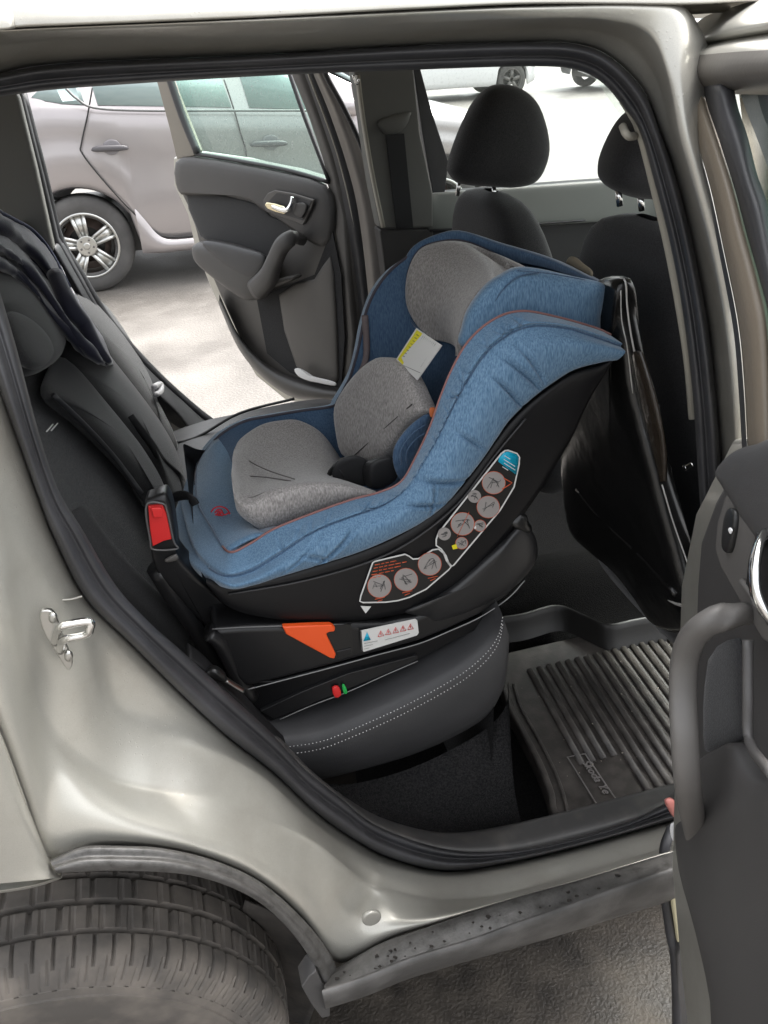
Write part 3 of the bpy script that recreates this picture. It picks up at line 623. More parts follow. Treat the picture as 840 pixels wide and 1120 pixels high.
# hinge-side edge of the far door and body flange, in bands
def band(name, a, b, Ya, Yb_, m, par): return loft(name, [L(a, Ya), L(b, Yb_)], m, par, n=4, solid=.008)
e0 = [(314, 60), (322, 85), (340, 130), (360, 195), (368, 260), (374, 340), (384, 430)]
e1 = [(326, 60), (336, 85), (352, 130), (368, 180), (380, 240), (392, 320), (402, 430)]
e2 = [(336, 60), (346, 85), (362, 125), (380, 180), (392, 230), (402, 310), (412, 430)]
e3 = [(345, 60), (354, 82), (374, 118), (397, 169), (410, 221), (421, 285), (430, 430)]
band('door_edge', e0, e1, 1.60, 1.56, plasg, fdoor)
band('far_door_seal', e1, e2, 1.56, 1.53, seal, car)
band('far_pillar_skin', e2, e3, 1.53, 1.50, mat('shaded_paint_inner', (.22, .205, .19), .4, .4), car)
tube('pillar_bead', L([(349, 60), (358, 85), (378, 122), (400, 172), (413, 225), (424, 290), (434, 430)], 1.47), .007, seal, car, seg=8)
tube('pillar_line', L([(331, 60), (340, 88), (356, 130), (372, 178), (386, 240), (398, 320), (408, 430)], 1.545), .003, beige, car, seg=6)

# ---------------- near rear door, swung towards us
NA = np.array([.50, -.10, 0]); ND = np.array([-.34, -.94, 0]); ND /= np.linalg.norm(ND); NN = np.array([ND[1], -ND[0], 0])
if np.dot(NN, CO-NA) < 0: NN = -NN
def PN(px, py, off=0): return PP(px, py, NA+NN*off, NN)
def LN(pts, off=0): return [PN(p[0], p[1], off+(p[2] if len(p) > 2 else 0)) for p in pts]
ndoor = plate('rear_door', LN([(760, 640), (764, 590), (780, 545), (798, 512), (818, 494), (845, 484), (900, 478), (900, 1200), (800, 1200), (778, 1060), (762, 960), (756, 900), (755, 800)], 0), -NN*.05, plas, car, bevel=.012)
ndoor['label'] = 'open rear door on the near side, cut by the right edge'
plate('outer_skin', LN([(744, 640), (760, 560), (800, 480), (900, 470), (900, 1200), (760, 1200), (744, 1060), (734, 950), (736, 870), (740, 760)], -.055), -NN*.05, paint, ndoor, bevel=.008)
inflate('shoulder_pad', LN([(798, 514), (816, 494), (845, 484), (900, 480), (900, 640), (845, 588), (820, 552), (806, 530)], .0), NN, .02, .02, plas, ndoor, n=3, p=4)
plate('handle_bezel', LN([(789, 600), (792, 570), (800, 544), (808, 530), (840, 577), (880, 640), (880, 720), (842, 700), (815, 655), (796, 622)], .012), NN*.006, plasg, ndoor, n=0, bevel=.004)
plate('handle_cup', LN([(818, 640), (822, 608), (830, 582), (845, 590), (880, 640), (880, 715), (842, 685)], .019), NN*.002, lblk, ndoor, bevel=.001)
inflate('lock_switch', LN([(797, 560), (803, 556), (807, 564), (805, 585), (800, 604), (793, 601), (793, 585)], .019), NN, .004, .004, lblk, ndoor, n=3, p=4)
inflate('switch_dot', LN([(797, 579), (799, 577), (801, 580), (799, 584)], .0235), NN, .001, .001, white, ndoor)
tube('inner_handle', LN([(836, 586, .02), (829, 600, .03), (825, 622, .035), (827, 648, .035), (836, 668, .03), (850, 684, .02)]), .0065, chrome, ndoor, ru=.004, up=NN, seg=10)
tube('bezel_rim', LN([(812, 636), (824, 652), (842, 676), (870, 712)], .02), .003, plasg, ndoor, seg=8)
tube('pull_handle', LN([(815, 671, .02), (798, 673, .035), (776, 681, .05), (758, 697, .058), (749, 722, .06), (747, 760, .06), (749, 810, .06), (753, 865, .05), (762, 915, .01), (772, 960, -.02)]), .0085, plasg, ndoor, ru=.011, up=NN, seg=16, pw=2.6)
inflate('door_pocket', LN([(754, 905), (760, 897), (768, 888), (772, 868), (774, 845), (780, 830), (800, 818), (822, 813), (845, 850), (900, 900), (900, 1200), (806, 1200), (796, 1100), (778, 1020), (758, 950)], .0), NN, .022, .02, plas, ndoor, n=3, p=6, c=PN(850, 1010, 0))
inflate('door_bolster', LN([(780, 720), (800, 700), (815, 705), (818, 760), (818, 806), (790, 818), (776, 822), (774, 780)], .0), NN, .008, .01, blkfab, ndoor, n=2, p=4)
tube('armrest_edge', LN([(818, 700, .03), (818, 760, .03), (820, 812, .03), (845, 848, .04)]), .004, plas, ndoor, seg=8)
# lower door edge: seal, cream shell and white clip
tube('edge_seal', L([(735, 905, -.06), (727, 930, -.08), (727, 970, -.1), (733, 1020, -.11), (739, 1060, -.12), (741, 1180, -.13)], 0), .008, seal, ndoor, seg=8)
inflate('cream_shell', L([(732, 946), (745, 953), (752, 980), (756, 1002), (751, 1025), (744, 1045), (738, 1010), (733, 975)], -.12), (0, -1, 0), .006, .01, mat('cream_plastic', (.55, .50, .33), .5), ndoor)
inflate('white_clip', L([(734, 902), (742, 900), (743, 915), (738, 922), (734, 914)], -.12), (0, -1, 0), .004, .004, white, ndoor)
plate('lower_trim', L([(741, 1045), (757, 1005), (772, 1060), (790, 1190), (741, 1190)], -.13), (0, .02, 0), plas, ndoor, bevel=.003)
# upper window frame of near door
fo = [(745, 50), (738, 62), (737, 80), (742, 105), (752, 140), (770, 200), (788, 285), (802, 360), (808, 430), (812, 500)]
fi = [(768, 95), (768, 97), (770, 102), (775, 120), (787, 155), (803, 205), (815, 250), (832, 310), (842, 360), (848, 500)]
nf = loft('window_frame', [LN(fo, -.05), LN(fo, -.02), LN([(a*.85+c*.15, b*.85+d*.15) for (a, b), (c, d) in zip(fo, fi)], -.005)], seal, ndoor, n=5, sub=1)
loft('frame_trim', [LN([(a*.85+c*.15, b*.85+d*.15) for (a, b), (c, d) in zip(fo, fi)], -.005), LN([(a*.3+c*.7, b*.3+d*.7) for (a, b), (c, d) in zip(fo, fi)], -.0), LN(fi, -.012), LN(fi, -.03)], mat('tan_trim', (.14, .115, .085), .5, bs=300), nf, n=5, sub=1, solid=.003)
g0 = fi; g1 = [(800, 90), (800, 92), (803, 98), (808, 120), (818, 150), (828, 190), (840, 225), (850, 280), (858, 330), (864, 500)]
loft('glass_run', [LN(g0, -.012), LN([(a*.5+c*.5, b*.5+d*.5) for (a, b), (c, d) in zip(g0, g1)], .0), LN(g1, -.02)], seal, nf, n=5, sub=1)
def hz(ys, off): return LN([(744, ys[0]), (765, ys[1]), (800, ys[2]), (850, ys[3]), (900, ys[4])], off)
loft('frame_top', [hz((50, 22, 8, -6, -20), -.06), hz((52, 34, 24, 14, 4), -.02), hz((53, 46, 38, 29, 22), -.012), hz((55, 50, 43, 35, 28), -.03)], paint, nf, n=5, sub=1)
loft('frame_channel', [hz((55, 50, 43, 35, 28), -.03), hz((57, 54, 50, 44, 38), -.006), hz((60, 60, 57, 54, 50), -.004)], paint, nf, n=5, sub=1)
loft('frame_inner', [hz((60, 60, 57, 54, 50), -.004), hz((72, 72, 70, 68, 66), .0), hz((85, 84, 82, 80, 79), .0), hz((100, 99, 97, 97, 96), -.012), hz((104, 103, 103, 104, 104), -.03)], mat('frame_brown', (.11, .10, .09), .4, .2, bs=200), nf, n=5, sub=1)
link('door_glass', LN([(808, 100), (930, 100), (930, 500), (856, 500)], -.03), [(0, 1, 2, 3)], gl_door, ndoor, smooth=False)

# ================================================================== CHILD SEAT
cs = empty('child_seat', (.25, .42, .72), 'blue and grey rear-facing child car seat on a black base, strapped on the rear bench', 'child seat')
NI = [(668,367),(650,359),(607,347),(570,341),(540,350),(513,373),(495,403),(482,434),(470,468),(455,500),(439,527),(415,539),(385,547),(345,561),(300,579),(272,596),(250,604)]
NS = [(680,379),(652,369),(618,359),(577,358),(546,374),(526,395),(508,424),(494,450),(480,478),(463,507),(446,533),(420,553),(385,566),(345,582),(305,608),(272,627),(243,630)]
NL = [(673,394),(655,397),(627,405),(600,422),(577,440),(557,460),(543,480),(528,502),(510,525),(488,551),(462,571),(430,588),(395,603),(352,617),(308,630),(275,640),(249,643)]
FI = [(600,300),(570,285),(510,270),(460,276),(433,291),(413,314),(400,343),(393,377),(388,397),(382,415),(370,437),(363,445),(328,450),(294,456),(266,462),(238,479),(217,508)]
FO = [(600,295),(570,280),(510,265),(458,272),(428,286),(407,310),(395,343),(388,377),(383,397),(377,410),(364,431),(358,438),(326,443),(292,448),(262,455),(232,472),(209,503)]
fr_in = [(234,582,.30),(217,552,.42),(214,530,.52)]; fr_s = [(216,606,.27),(205,574,.40),(201,550,.51)]; fr_l = [(223,630,.28),(207,604,.40),(202,575,.51)]
# Y of rim rows
nin = L(NI, .218); nse = L(NS, .185); nlo = L(NL, .182)
fin = L(FI[::-1], .62); fou = L(FO[::-1], .652)
fsea = [p+np.array([0, .01, -.02]) for p in fou]; flo = [p+np.array([(.03 if i > 9 else 0), -.01, -.08]) for i, p in enumerate(fou)]
LP_in = nin+L(fr_in, 0)+fin; LP_se = nse+L(fr_s, 0)+fsea; LP_lo = nlo+L(fr_l, 0)+flo
def between(a, b, t, d): return [p*(1-t)+q*t+np.array(d) for p, q in zip(a, b)]
nN = len(nin)
def puff(a, b, t, amt):                                   # push outwards from the seat's middle
    o = []
    for i, (p, q) in enumerate(zip(a, b)):
        m = p*(1-t)+q*t; side = -1 if i < nN else (1 if i >= nN+3 else 0)
        dv = np.array([0, side*amt, amt*.35]) if side else np.array([-amt, 0, amt*.3])
        o.append(m+dv)
    return o
crest = puff(LP_in, LP_se, .35, .004)
cr2 = puff(LP_in, LP_se, .75, .008)
lo2 = puff(LP_se, LP_lo, .35, .014); lo3 = puff(LP_se, LP_lo, .72, .012)
tuck = [p+np.array([0, .02 if i < nN else (-.02 if i >= nN+3 else 0), .004])+(np.array([.03, 0, 0]) if nN <= i < nN+3 else 0) for i, p in enumerate(LP_lo)]
# pleats and wrinkles pressed into the band
seam_in = [p+np.array([0, (.0035 if i < nN else -.0035), -.001]) for i, p in enumerate(LP_se)]
NQ = 22
def bandrows(rows, n): return [cr(r, n) for r in rows]
rows = bandrows([LP_in, crest, cr2, seam_in, lo2, lo3, LP_lo, tuck], NQ)
A = np.stack(rows); A = np.stack([cr(A[:, i], 5) for i in range(A.shape[1])], 1)
nr_, nc_ = A.shape[:2]
wr = np.zeros((nr_, nc_))
def wrinkle(ci, r0_, r1_, w_, dep, slope=0):
    for j in range(nr_):
        if r0_ <= j <= r1_:
            fall = math.sin(math.pi*(j-r0_+.5)/(r1_-r0_+1))
            c = (ci*12+slope*(j-r0_))*NQ/12
            x = (np.arange(nc_)-c)/(w_*NQ/12*.42); wr[j] += -2.3*dep*fall*np.exp(-x*x)+dep*.6*fall*np.exp(-(np.abs(x)-2.2)**2)
for k in range(52): wrinkle(3.+rng.uniform(0, 11), 4, 16, rng.uniform(1.0, 1.6), rng.uniform(.0010, .0026), rng.uniform(-.8, .8))
for a_, b_, c_, d_, e_, f_ in ((4.3, 17, 30, 1.8, .0045, -1.0), (5.0, 18, 31, 1.8, .004, -.8), (3.6, 17, 28, 1.8, .003, -.5), (9.6, 16, 31, 2.2, .0055, -1.4), (10.5, 18, 30, 2.2, .005, -1.6), (9.0, 20, 30, 1.7, .003, 1.0), (11.9, 17, 31, 2.2, .005, 1.2), (12.8, 16, 27, 2, .003, 1.4), (7.4, 18, 28, 2.0, .003, -.8), (13.6, 19, 30, 2, .003, -1.)):
    wrinkle(a_, b_, c_, d_, e_, f_)
for i in range(nc_):
    st = i/float(NQ)
    dv = np.array([0, -1, .5]) if st < nN-.5 else (np.array([-1, 0, .5]) if st < nN+2.5 else np.array([0, 1, .5]))
    A[:, i] += wr[:, i][:, None]*dv
V, f = grid(list(A)); cover = link('seat_cover', V, f, blue, cs)
# seams of the cover
mb = MB(); q = A[15, :nN*NQ-10]+np.array([0, -.0006, .0002]); mb.tube(q, .0012, n=1, seg=6)
mb.tube([P(216, 508, .615), P(214, 530, .51), P(217, 552, .415), P(234, 582, .292), P(247, 605, .225)], .0012, seg=6)
mb.build('cover_seam', navyb, cover)
pp = cr([p+np.array([0, .0, .001]) for p in LP_in], 8)
tube('piping', pp[:nN*8-4], .0017, pinkp, cover, n=1, seg=8)
tube('rim_piping', pp[(nN+2)*8:], .0026, pipe, cover, n=1, seg=8)
# interior (bucket)
dep = [(.06, -.06), (.08, -.08), (.10, -.08), (.12, -.08), (.13, -.07), (.13, -.05), (.13, -.05), (.13, -.06), (.11, -.09), (.07, -.12), (.03, -.13), (0, -.125), (0, -.11), (0, -.085), (0, -.03), (0, -.018), (0, -.004)]
Fj = L(FI, .62)
ir = []
for t, k in ((0, 0), (.06, .35), (.14, .75), (.25, .96), (.4, 1.0), (.5, 1.0), (.6, 1.0), (.75, .96), (.86, .75), (.94, .35), (1, 0)):
    ir.append([a*(1-t)+b*t+np.array([d[0]*k, 0, d[1]*k]) for a, b, d in zip(nin, Fj, dep)])
inner = loft('inner_fabric', ir, navyb, cs, n=6, nv=2)
# front top: blue flat apron between the front seam and the seat pad
ap0 = L([(216, 508), (214, 530), (217, 552), (234, 582), (248, 604)], 0) if False else [P(216, 508, .62), P(214, 530, .52), P(217, 552, .42), P(234, 582, .30), P(249, 604, .222)]
ap1 = [P(238, 479, .62), P(246, 505, .53), P(254, 535, .42), P(272, 572, .30), P(290, 584, .222)]
ap2 = [P(266, 462, .61), P(280, 490, .54), P(290, 520, .42), P(300, 560, .31), P(318, 573, .23)]
apm = [a*.5+b*.5+np.array([0, 0, .006]) for a, b in zip(ap0, ap1)]
ap2 = [p+np.array([0, 0, -.03]) for p in ap2]
loft('leg_apron', [[p+np.array([0, 0, -.008]) for p in ap0], [p+np.array([0, 0, .001]) for p in ap0], apm, ap1, ap2], blue, cs, n=5, nv=3, solid=.004, offs=-1)
# embroidered emblem on the apron
mb = MB()
def em(pts): mb.tube([P(a, b, .335) for a, b in pts], .0011, seg=6)
em([(231, 560), (234, 556), (240, 554), (247, 556), (251, 561), (251, 564)]); em([(235, 561), (238, 557.5), (242, 558), (244, 562), (246, 563), (250, 561)]); em([(237, 563), (239, 558.5)]); em([(239, 564), (240.5, 559)]); em([(241, 564), (241.8, 560)]); em([(235, 563), (244, 564)])
mb.build('embroidery', redl, cs)
# grey seat pad
def PR(rows, ys, name, m, par, **k):
    return loft(name, [[P(a, b, y) for a, b in r] for r, y in zip(rows, ys)], m, par, **k)
gp = [[(256,546),(260,560),(272,571),(291,580),(322,571),(352,563),(386,553),(416,545)],
      [(254,530),(258,552),(271,566),(291,575),(320,566),(350,559),(385,549),(414,542)],
      [(253,520),(257,544),(270,557),(293,560),(320,548),(350,543),(385,542),(414,541)],
      [(253.5,513),(258,538),(270,551),(296,540),(324,532),(352,529),(386,532),(413,539)],
      [(254,508),(261,531),(276,538),(300,530),(326,525),(354,524),(384,528),(408,536)],
      [(254,502),(263,517),(284,521),(306,517),(330,515),(352,517),(370,522),(394,533)],
      [(255,496),(263,500),(283,502),(308,500),(332,500),(354,504),(368,513),(380,522)],
      [(256,492),(262,485),(282,476),(306,472),(330,473),(352,482),(366,498),(377,512)],
      [(257,490),(264,479),(285,465),(306,460),(327,460),(350,472),(367,493),(376,508)],
      [(259,492),(266,482),(287,468),(307,463),(327,463),(349,475),(365,495),(373,508)]]
pad = PR(gp, [.262, .252, .244, .250, .287, .375, .455, .54, .57, .58], 'seat_pad', grey, cs, n=6, nv=3)
mb = MB()
for pts, y0, y1 in (([(257, 490), (271, 503), (292, 514), (322, 524)], .54, .29), ([(262, 520), (290, 522), (318, 526)], .40, .29), ([(256, 536), (270, 545), (296, 536)], .27, .268)):
    yy2 = np.linspace(y0, y1, len(pts)); mb.tube([P(a, b, y-.004) for (a, b), y in zip(pts, yy2)], .0009, seg=6)
mb.build('pad_crease', mat('crease_grey', (.15, .14, .135), .9), pad)
# grey back pad on the backrest
def YK(px, py): return .56-(px-372)*.26/97+(446-py)*.0004
def LK(pts, d=0): return [P(a, b, YK(a, b)-d) for a, b in pts]
bpts = [(417,392),(433,392),(447,400),(457,416),(464,431),(470,446),(468,452),(452,464),(440,480),(429,497),(417,505),(399,503),(380,498),(373,470),(372,446),(382,426),(399,405)]
kc = LK(bpts); nK = np.cross(kc[5]-kc[14], kc[0]-kc[14]); nK /= np.linalg.norm(nK); nK = nK if np.dot(nK, CO-kc[0]) > 0 else -nK
bpad = inflate('back_pad', kc, nK, .022, .02, grey, cs, n=3, p=4.5)
tube('pad_seam', [p+nK*.0215 for p in LK([(464, 443), (445, 459), (422, 479), (400, 498)])], .0011, mat('seam_dark', (.05, .045, .045), .9), bpad, seg=6)
# blue strap pad with rings of stitching
sp_ = [(431,511),(430,493),(438,477),(452,462),(468,452),(470,462),(460,486),(449,510),(440,526)]
spad = inflate('harness_pad', L(sp_, .30), (-.3, -1, .4), .010, .01, navyb, cs, n=3, p=3)
for s_ in (.55, .75):
    c0 = np.array([462, 500])
    tube('pad_stitch', [P(*(c0+(np.array(q)-c0)*s_), .283) for q in sp_[0:5]], .0012, navyb, spad, seg=6)
inflate('orange_tab', L([(470, 447), (476, 446), (477, 454), (471, 456)], .262), (0, -1, 0), .003, .003, mat('orange_cloth', (.6, .16, .05), .8), cs)
tube('inner_strip', L([(399, 345, .615), (401, 380, .61), (398, 400, .60), (385, 425, .58), (376, 445, .57)], 0), .006, mat('taupe', (.16, .13, .13), .8), cs, seg=8)
# buckle and harness
bk = inflate('buckle', L([(364, 522), (366, 508), (374, 501), (390, 498), (404, 506), (402, 518), (404, 529), (396, 531), (380, 526)], .345), (-.2, -1, .5), .012, .02, webb, cs, p=7)
inflate('harness_strap', L([(404, 507), (416, 501), (427, 500), (434, 512), (430, 526), (415, 534), (406, 533), (402, 520)], .315), (.3, -1, .4), .009, .02, webb, cs, p=6)
tube('crotch_strap', L([(366, 510, .36), (371, 512, .35), (375, 524, .35)], 0), .004, webb, cs, ru=.018, seg=8)
# pull strap by the front edge
tube('adjuster_strap', L([(186, 546, .44), (197, 542, .41), (207, 543, .39), (214, 552, .385)], 0), .002, webb, cs, ru=.008, up=(0, 0, 1), seg=8)
# care label on the backrest
def LKn(pts, d): return [P(a, b, YK(a, b)-.012)+nK*d for a, b in pts]
lab = plate('care_label', LKn([(456, 359), (484, 378), (457, 416), (434, 393)], .0), nK*.0012, lblw, cs)
mb = MB(); mb.plate(LKn([(457, 361), (463, 365), (441.5, 399), (436, 393)], .0014), nK*.0004); mb.build('yellow_band', yel, lab, smooth=False)
mb = MB()
for i in range(9):
    t = i/9; a = np.array([465, 366])*(1-t)+np.array([480, 376])*t; b = np.array([446, 396])*(1-t)+np.array([461, 406])*t
    L1, L2 = (a*.96+b*.04), (a*(.12 if i % 3 else .3)+b*(.88 if i % 3 else .7))
    mb.tube(LKn([tuple(L1), tuple(L2)], .0017), .00045, n=1, seg=4)
for t in np.linspace(.1, .85, 8): mb.tube(LKn([(458*(1-t)+438*t+1, 363*(1-t)+394*t), (458*(1-t)+438*t+3.2, 363*(1-t)+394*t+1)], .002), .0006, n=1, seg=4)
mb.tube(LKn([(443, 400), (461, 408)], .0017), .0004, n=1, seg=4)
mb.build('label_print', ink, lab)
# ---- headrest
hA = [(472,370),(455,352),(445,330),(446,300),(458,274),(482,264),(510,265),(540,277),(568,292)]
hB = [(498,389),(500,378),(503,362),(508,345),(515,331),(524,319),(536,308),(551,299),(570,292)]
ha = [P(a, b, y) for (a, b), y in zip(hA, (.52, .57, .59, .60, .60, .59, .56, .50, .40))]
hb = [P(a, b, .325) for a, b in hB]
ctr = P(500, 310, .50)
hw_ = (.6, 1, 1, 1, 1, 1, .8, .1, -.3)
def hmid(t, k): return [a*(1-t)+b*t+np.array([.05, .03, -.01])*(k if k > 0 else k*q) + (np.array([0, .01, -.012]) if q < .5 else 0) for a, b, q in zip(ha, hb, hw_)]
hrm = loft('headrest', [ha, hmid(.06, -.12), hmid(.2, .15), hmid(.45, .4), hmid(.7, .35), hmid(.92, .1), hb], grey, cs, n=5, nv=2, solid=.01, offs=-1)
ho = [(474,374),(450,354),(441,332),(440,305),(452,277),(475,261),(505,253),(550,266),(606,283),(662,311)]
hi = [(474,371),(454,350),(445,330),(446,302),(458,275),(481,265),(510,265),(552,283),(602,294),(655,314)]
yo = (.54, .60, .62, .63, .63, .62, .60, .54, .44, .31); 
ro = [P(a, b, y) for (a, b), y in zip(ho, yo)]; ri = [P(a, b, y-.02) for (a, b), y in zip(hi, yo)]
rm = [a*.5+b*.5+np.array([-.008, -.002, .008]) for a, b in zip(ro, ri)]
rb = [p+np.array([.05, .01, -.03]) for p in ro]; rb2 = [p+np.array([.07, -.0, -.09]) for p in ro]
loft('headrest_rim', [ri, rm, ro, rb, rb2], navyb, hrm, n=5, nv=3)
tube('headrest_piping', [p+np.array([-.001, -.001, .001]) for p in ri[:8]], .0022, pipe, hrm, seg=8)
wg = [(504, 378), (505, 360), (512, 338), (530, 313), (548, 300), (566, 292), (592, 294), (626, 302), (660, 310), (662, 322), (656, 345), (650, 372), (600, 380), (545, 390)]
wing = inflate('headrest_wing', L(wg, .285), (-.25, -1, .2), .03, .045, blue, hrm, n=4, p=3, c=P(580, 345, .285))
tube('wing_seam', L([(566, 296), (600, 299), (640, 306)], .258), .0008, navyb, wing, seg=6)
tube('wing_seam', [P(a, b, .262) for a, b in [(532, 350), (540, 332), (550, 317), (566, 303), (590, 298)]], .0012, navyb, wing, seg=6)
# ---- shell
so_ = [(668,394),(655,399),(627,407),(600,424),(577,442),(557,462),(540,484),(520,512),(497,540),(470,563),(435,585),(395,602),(350,616),(300,630),(255,640),(225,632)]
sl_ = [(672,392),(664,408),(652,428),(640,452),(628,480),(612,508),(596,535),(575,565),(548,600),(515,636),(480,660),(440,674),(380,682),(310,680),(255,668),(226,640)]
def sr(t, y): return [P(a[0]*(1-t)+b[0]*t, a[1]*(1-t)+b[1]*t, y) for a, b in zip(so_, sl_)]
under = [p+np.array([-.03, .06, .015]) for p in sr(1, .2)]
fs_ = [np.array([p[0], .84-p[1], p[2]]) for p in sr(1, .2)]; fs0 = [np.array([p[0], .84-p[1], p[2]]) for p in sr(0, .2)]
shell = loft('shell', [sr(-.06, .21), sr(.0, .196), sr(.05, .192), sr(.5, .190), sr(.94, .190), sr(1, .196), [p+np.array([-.008, .02, .004]) for p in sr(1, .196)], [p+np.array([0, -.02, 0]) for p in fs_], fs_, fs0], shell_pl, cs, n=6, sub=1)
tube('shell_crease', [P(a, b, .1885) for a, b in [(250, 650), (330, 636), (400, 616), (450, 592), (500, 552), (540, 500), (575, 458)]], .0016, mat('dark_edge', (.03, .03, .032), .4), shell, seg=6)
# ---- base
bo1 = [(232,689),(268,686),(330,684.5),(382,683),(420,683),(455,676),(500,654),(545,617),(570,592),(580,587),(585,596),(584,612),(574,634),(555,654),(525,674),(490,690),(458,703),(410,716),(363,729),(310,743),(270,753),(256,742),(242,718)]
MBb = MB(); o3 = L(bo1, .190)
base = MBb.plate([p for p in o3], (0, .46, 0)).build('base', base_pl, cs, bevel=.010, smooth=True)
plate('base_foot', L([(254, 744), (300, 745), (458, 704), (530, 674), (520, 690), (456, 723), (380, 754), (296, 790), (276, 772)], .205), (0, .42, 0), shell_pl, cs, bevel=.004)
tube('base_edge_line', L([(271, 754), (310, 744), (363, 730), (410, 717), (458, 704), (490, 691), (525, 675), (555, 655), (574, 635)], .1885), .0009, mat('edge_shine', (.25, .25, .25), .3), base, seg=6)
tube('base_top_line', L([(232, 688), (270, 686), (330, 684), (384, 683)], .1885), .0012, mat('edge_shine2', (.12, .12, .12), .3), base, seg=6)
inflate('base_top', L([(440, 668), (470, 654), (500, 634), (545, 594), (568, 573), (581, 580), (587, 598), (583, 618), (556, 646), (512, 668), (474, 680), (462, 674)], .2), (-.1, -1, .5), .022, .05, mat('base_top_plastic', (.018, .018, .019), .36, bs=1200, bstr=.2, bdist=.0004), base, n=3, p=3)
# recess with the orange lever
plate('lever_recess', L([(352, 685), (384, 683), (387, 716), (370, 721), (360, 712)], .1865), (0, .003, 0), lblk, base)
plate('recess_ledge', L([(368, 713), (384, 709), (385, 716), (371, 720)], .1845), (0, .003, 0), base_pl, base, bevel=.0008)
plate('orange_lever', L([(309, 686), (340, 684.5), (362, 684), (367, 687), (366, 691), (359, 692), (357, 694), (367.5, 716), (366, 721), (361, 720), (335, 706), (313, 694)], .181), (0, .01, 0), orange, base, bevel=.0025)
# warning sticker on the base
tilt = [(394, 690), (454.5, 677), (456.5, 679), (458, 692), (456, 695), (398, 713), (395.5, 711)]
stk = plate('warning_sticker', L(tilt, .1835), (0, .001, 0), lblw, base)
plate('sticker_border', L([(394, 690), (395.3, 689.6), (397, 712.6), (395.5, 711)], .1829), (0, .0004, 0), ink, stk)
def tri(mb, cx, cy, s, Y, th=.0004):
    a = [(cx, cy-s), (cx+s*.95, cy+s*.55), (cx-s*.9, cy+s*.85)]
    mb.tube(L(a, Y), th, closed=True, n=1, seg=4)
    mb.tube(L([(cx, cy-s*.4), (cx+.2, cy+s*.3)], Y), th, n=1, seg=4)
mb = MB()
for i in range(5): tri(mb, 416.5+i*8.1, 693.5-i*1.9, 3.4, .1822, .0006)
mb.build('warning_mark', red, stk)
mb = MB(); mb.plate(L([(401.5, 691.5), (405.5, 700), (397.5, 701.5)], .1824), (0, .0004, 0)); mb.build('blue_mark', cyan, stk)
mb = MB()
for a, b in (((398, 704), (413, 701)), ((398, 707), (408, 705)), ((421, 700), (448, 693)), ((398, 710), (404, 708.6)), ((400.8, 697), (402.4, 697))): mb.tube(L([a, b], .1822), .0003, n=1, seg=4)
mb.build('small_print', ink, stk)
# ISOFIX rail with red / green marks
plate('latch_rail', L([(285, 778), (330, 757), (380, 737), (456, 717), (457, 722), (382, 753), (300, 786)], .198), (0, .01, 0), base_pl, base, bevel=.001)
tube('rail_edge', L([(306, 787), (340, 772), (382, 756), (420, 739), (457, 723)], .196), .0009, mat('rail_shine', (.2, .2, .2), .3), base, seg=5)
inflate('red_indicator', L([(363, 752), (370, 750), (373, 759), (366, 762)], .193), (0, -1, 0), .004, .002, red, base, n=2, p=5)
inflate('green_indicator', L([(374, 749.5), (377, 749), (380, 757), (376, 758.5)], .193), (0, -1, 0), .002, .002, green, base, n=2, p=5)
# upright rebound arm with red release button
arm = inflate('support_arm', L([(158.5, 549), (166, 543), (179, 538), (184, 542), (189, 556), (194, 590), (197, 606), (222, 633), (250, 660), (275, 681), (262, 690), (235, 694), (228, 686), (200, 655), (178, 632), (168, 612), (163, 585)], .262), (-.1, -1, .1), .012, .05, base_pl, cs, n=3, p=5, c=P(186, 610, .262))
MB().tube(L([(172, 620), (190, 650), (212, 680), (236, 722), (252, 748)], .27), .016, ru=.02, seg=12).build('arm_leg', base_pl, cs)
MB().tube(L([(228, 690, .2), (240, 700, .2), (258, 735, .21), (275, 760, .21)], .2), .012, ru=.02, seg=12).build('base_corner', base_pl, cs)
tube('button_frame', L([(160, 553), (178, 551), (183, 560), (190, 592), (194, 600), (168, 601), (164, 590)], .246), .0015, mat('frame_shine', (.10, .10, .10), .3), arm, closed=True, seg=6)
btn = plate('release_button', L([(162, 554), (178, 552.5), (182, 562), (188, 590), (179, 592), (167, 598), (164, 580)], .247), (0, .006, 0), red, arm, bevel=.0015)
plate('button_tab', L([(165, 556), (177, 555.5), (178.5, 566), (168, 567)], .241), (0, .007, 0), red, btn, bevel=.0015)
inflate('arm_cap', L([(180, 612), (192, 606), (195, 609), (194, 612), (183, 615)], .246), (0, -1, 0), .003, .003, plasg, arm, n=2)
# recline knob / isofix buckle visible behind the base
kn = inflate('adjuster_knob', L([(556, 570), (566, 560), (574, 561), (576, 568), (580, 574), (578, 581), (570, 580), (562, 577)], .2), (0, -1, 0), .014, .02, satin, cs, n=3, p=3)
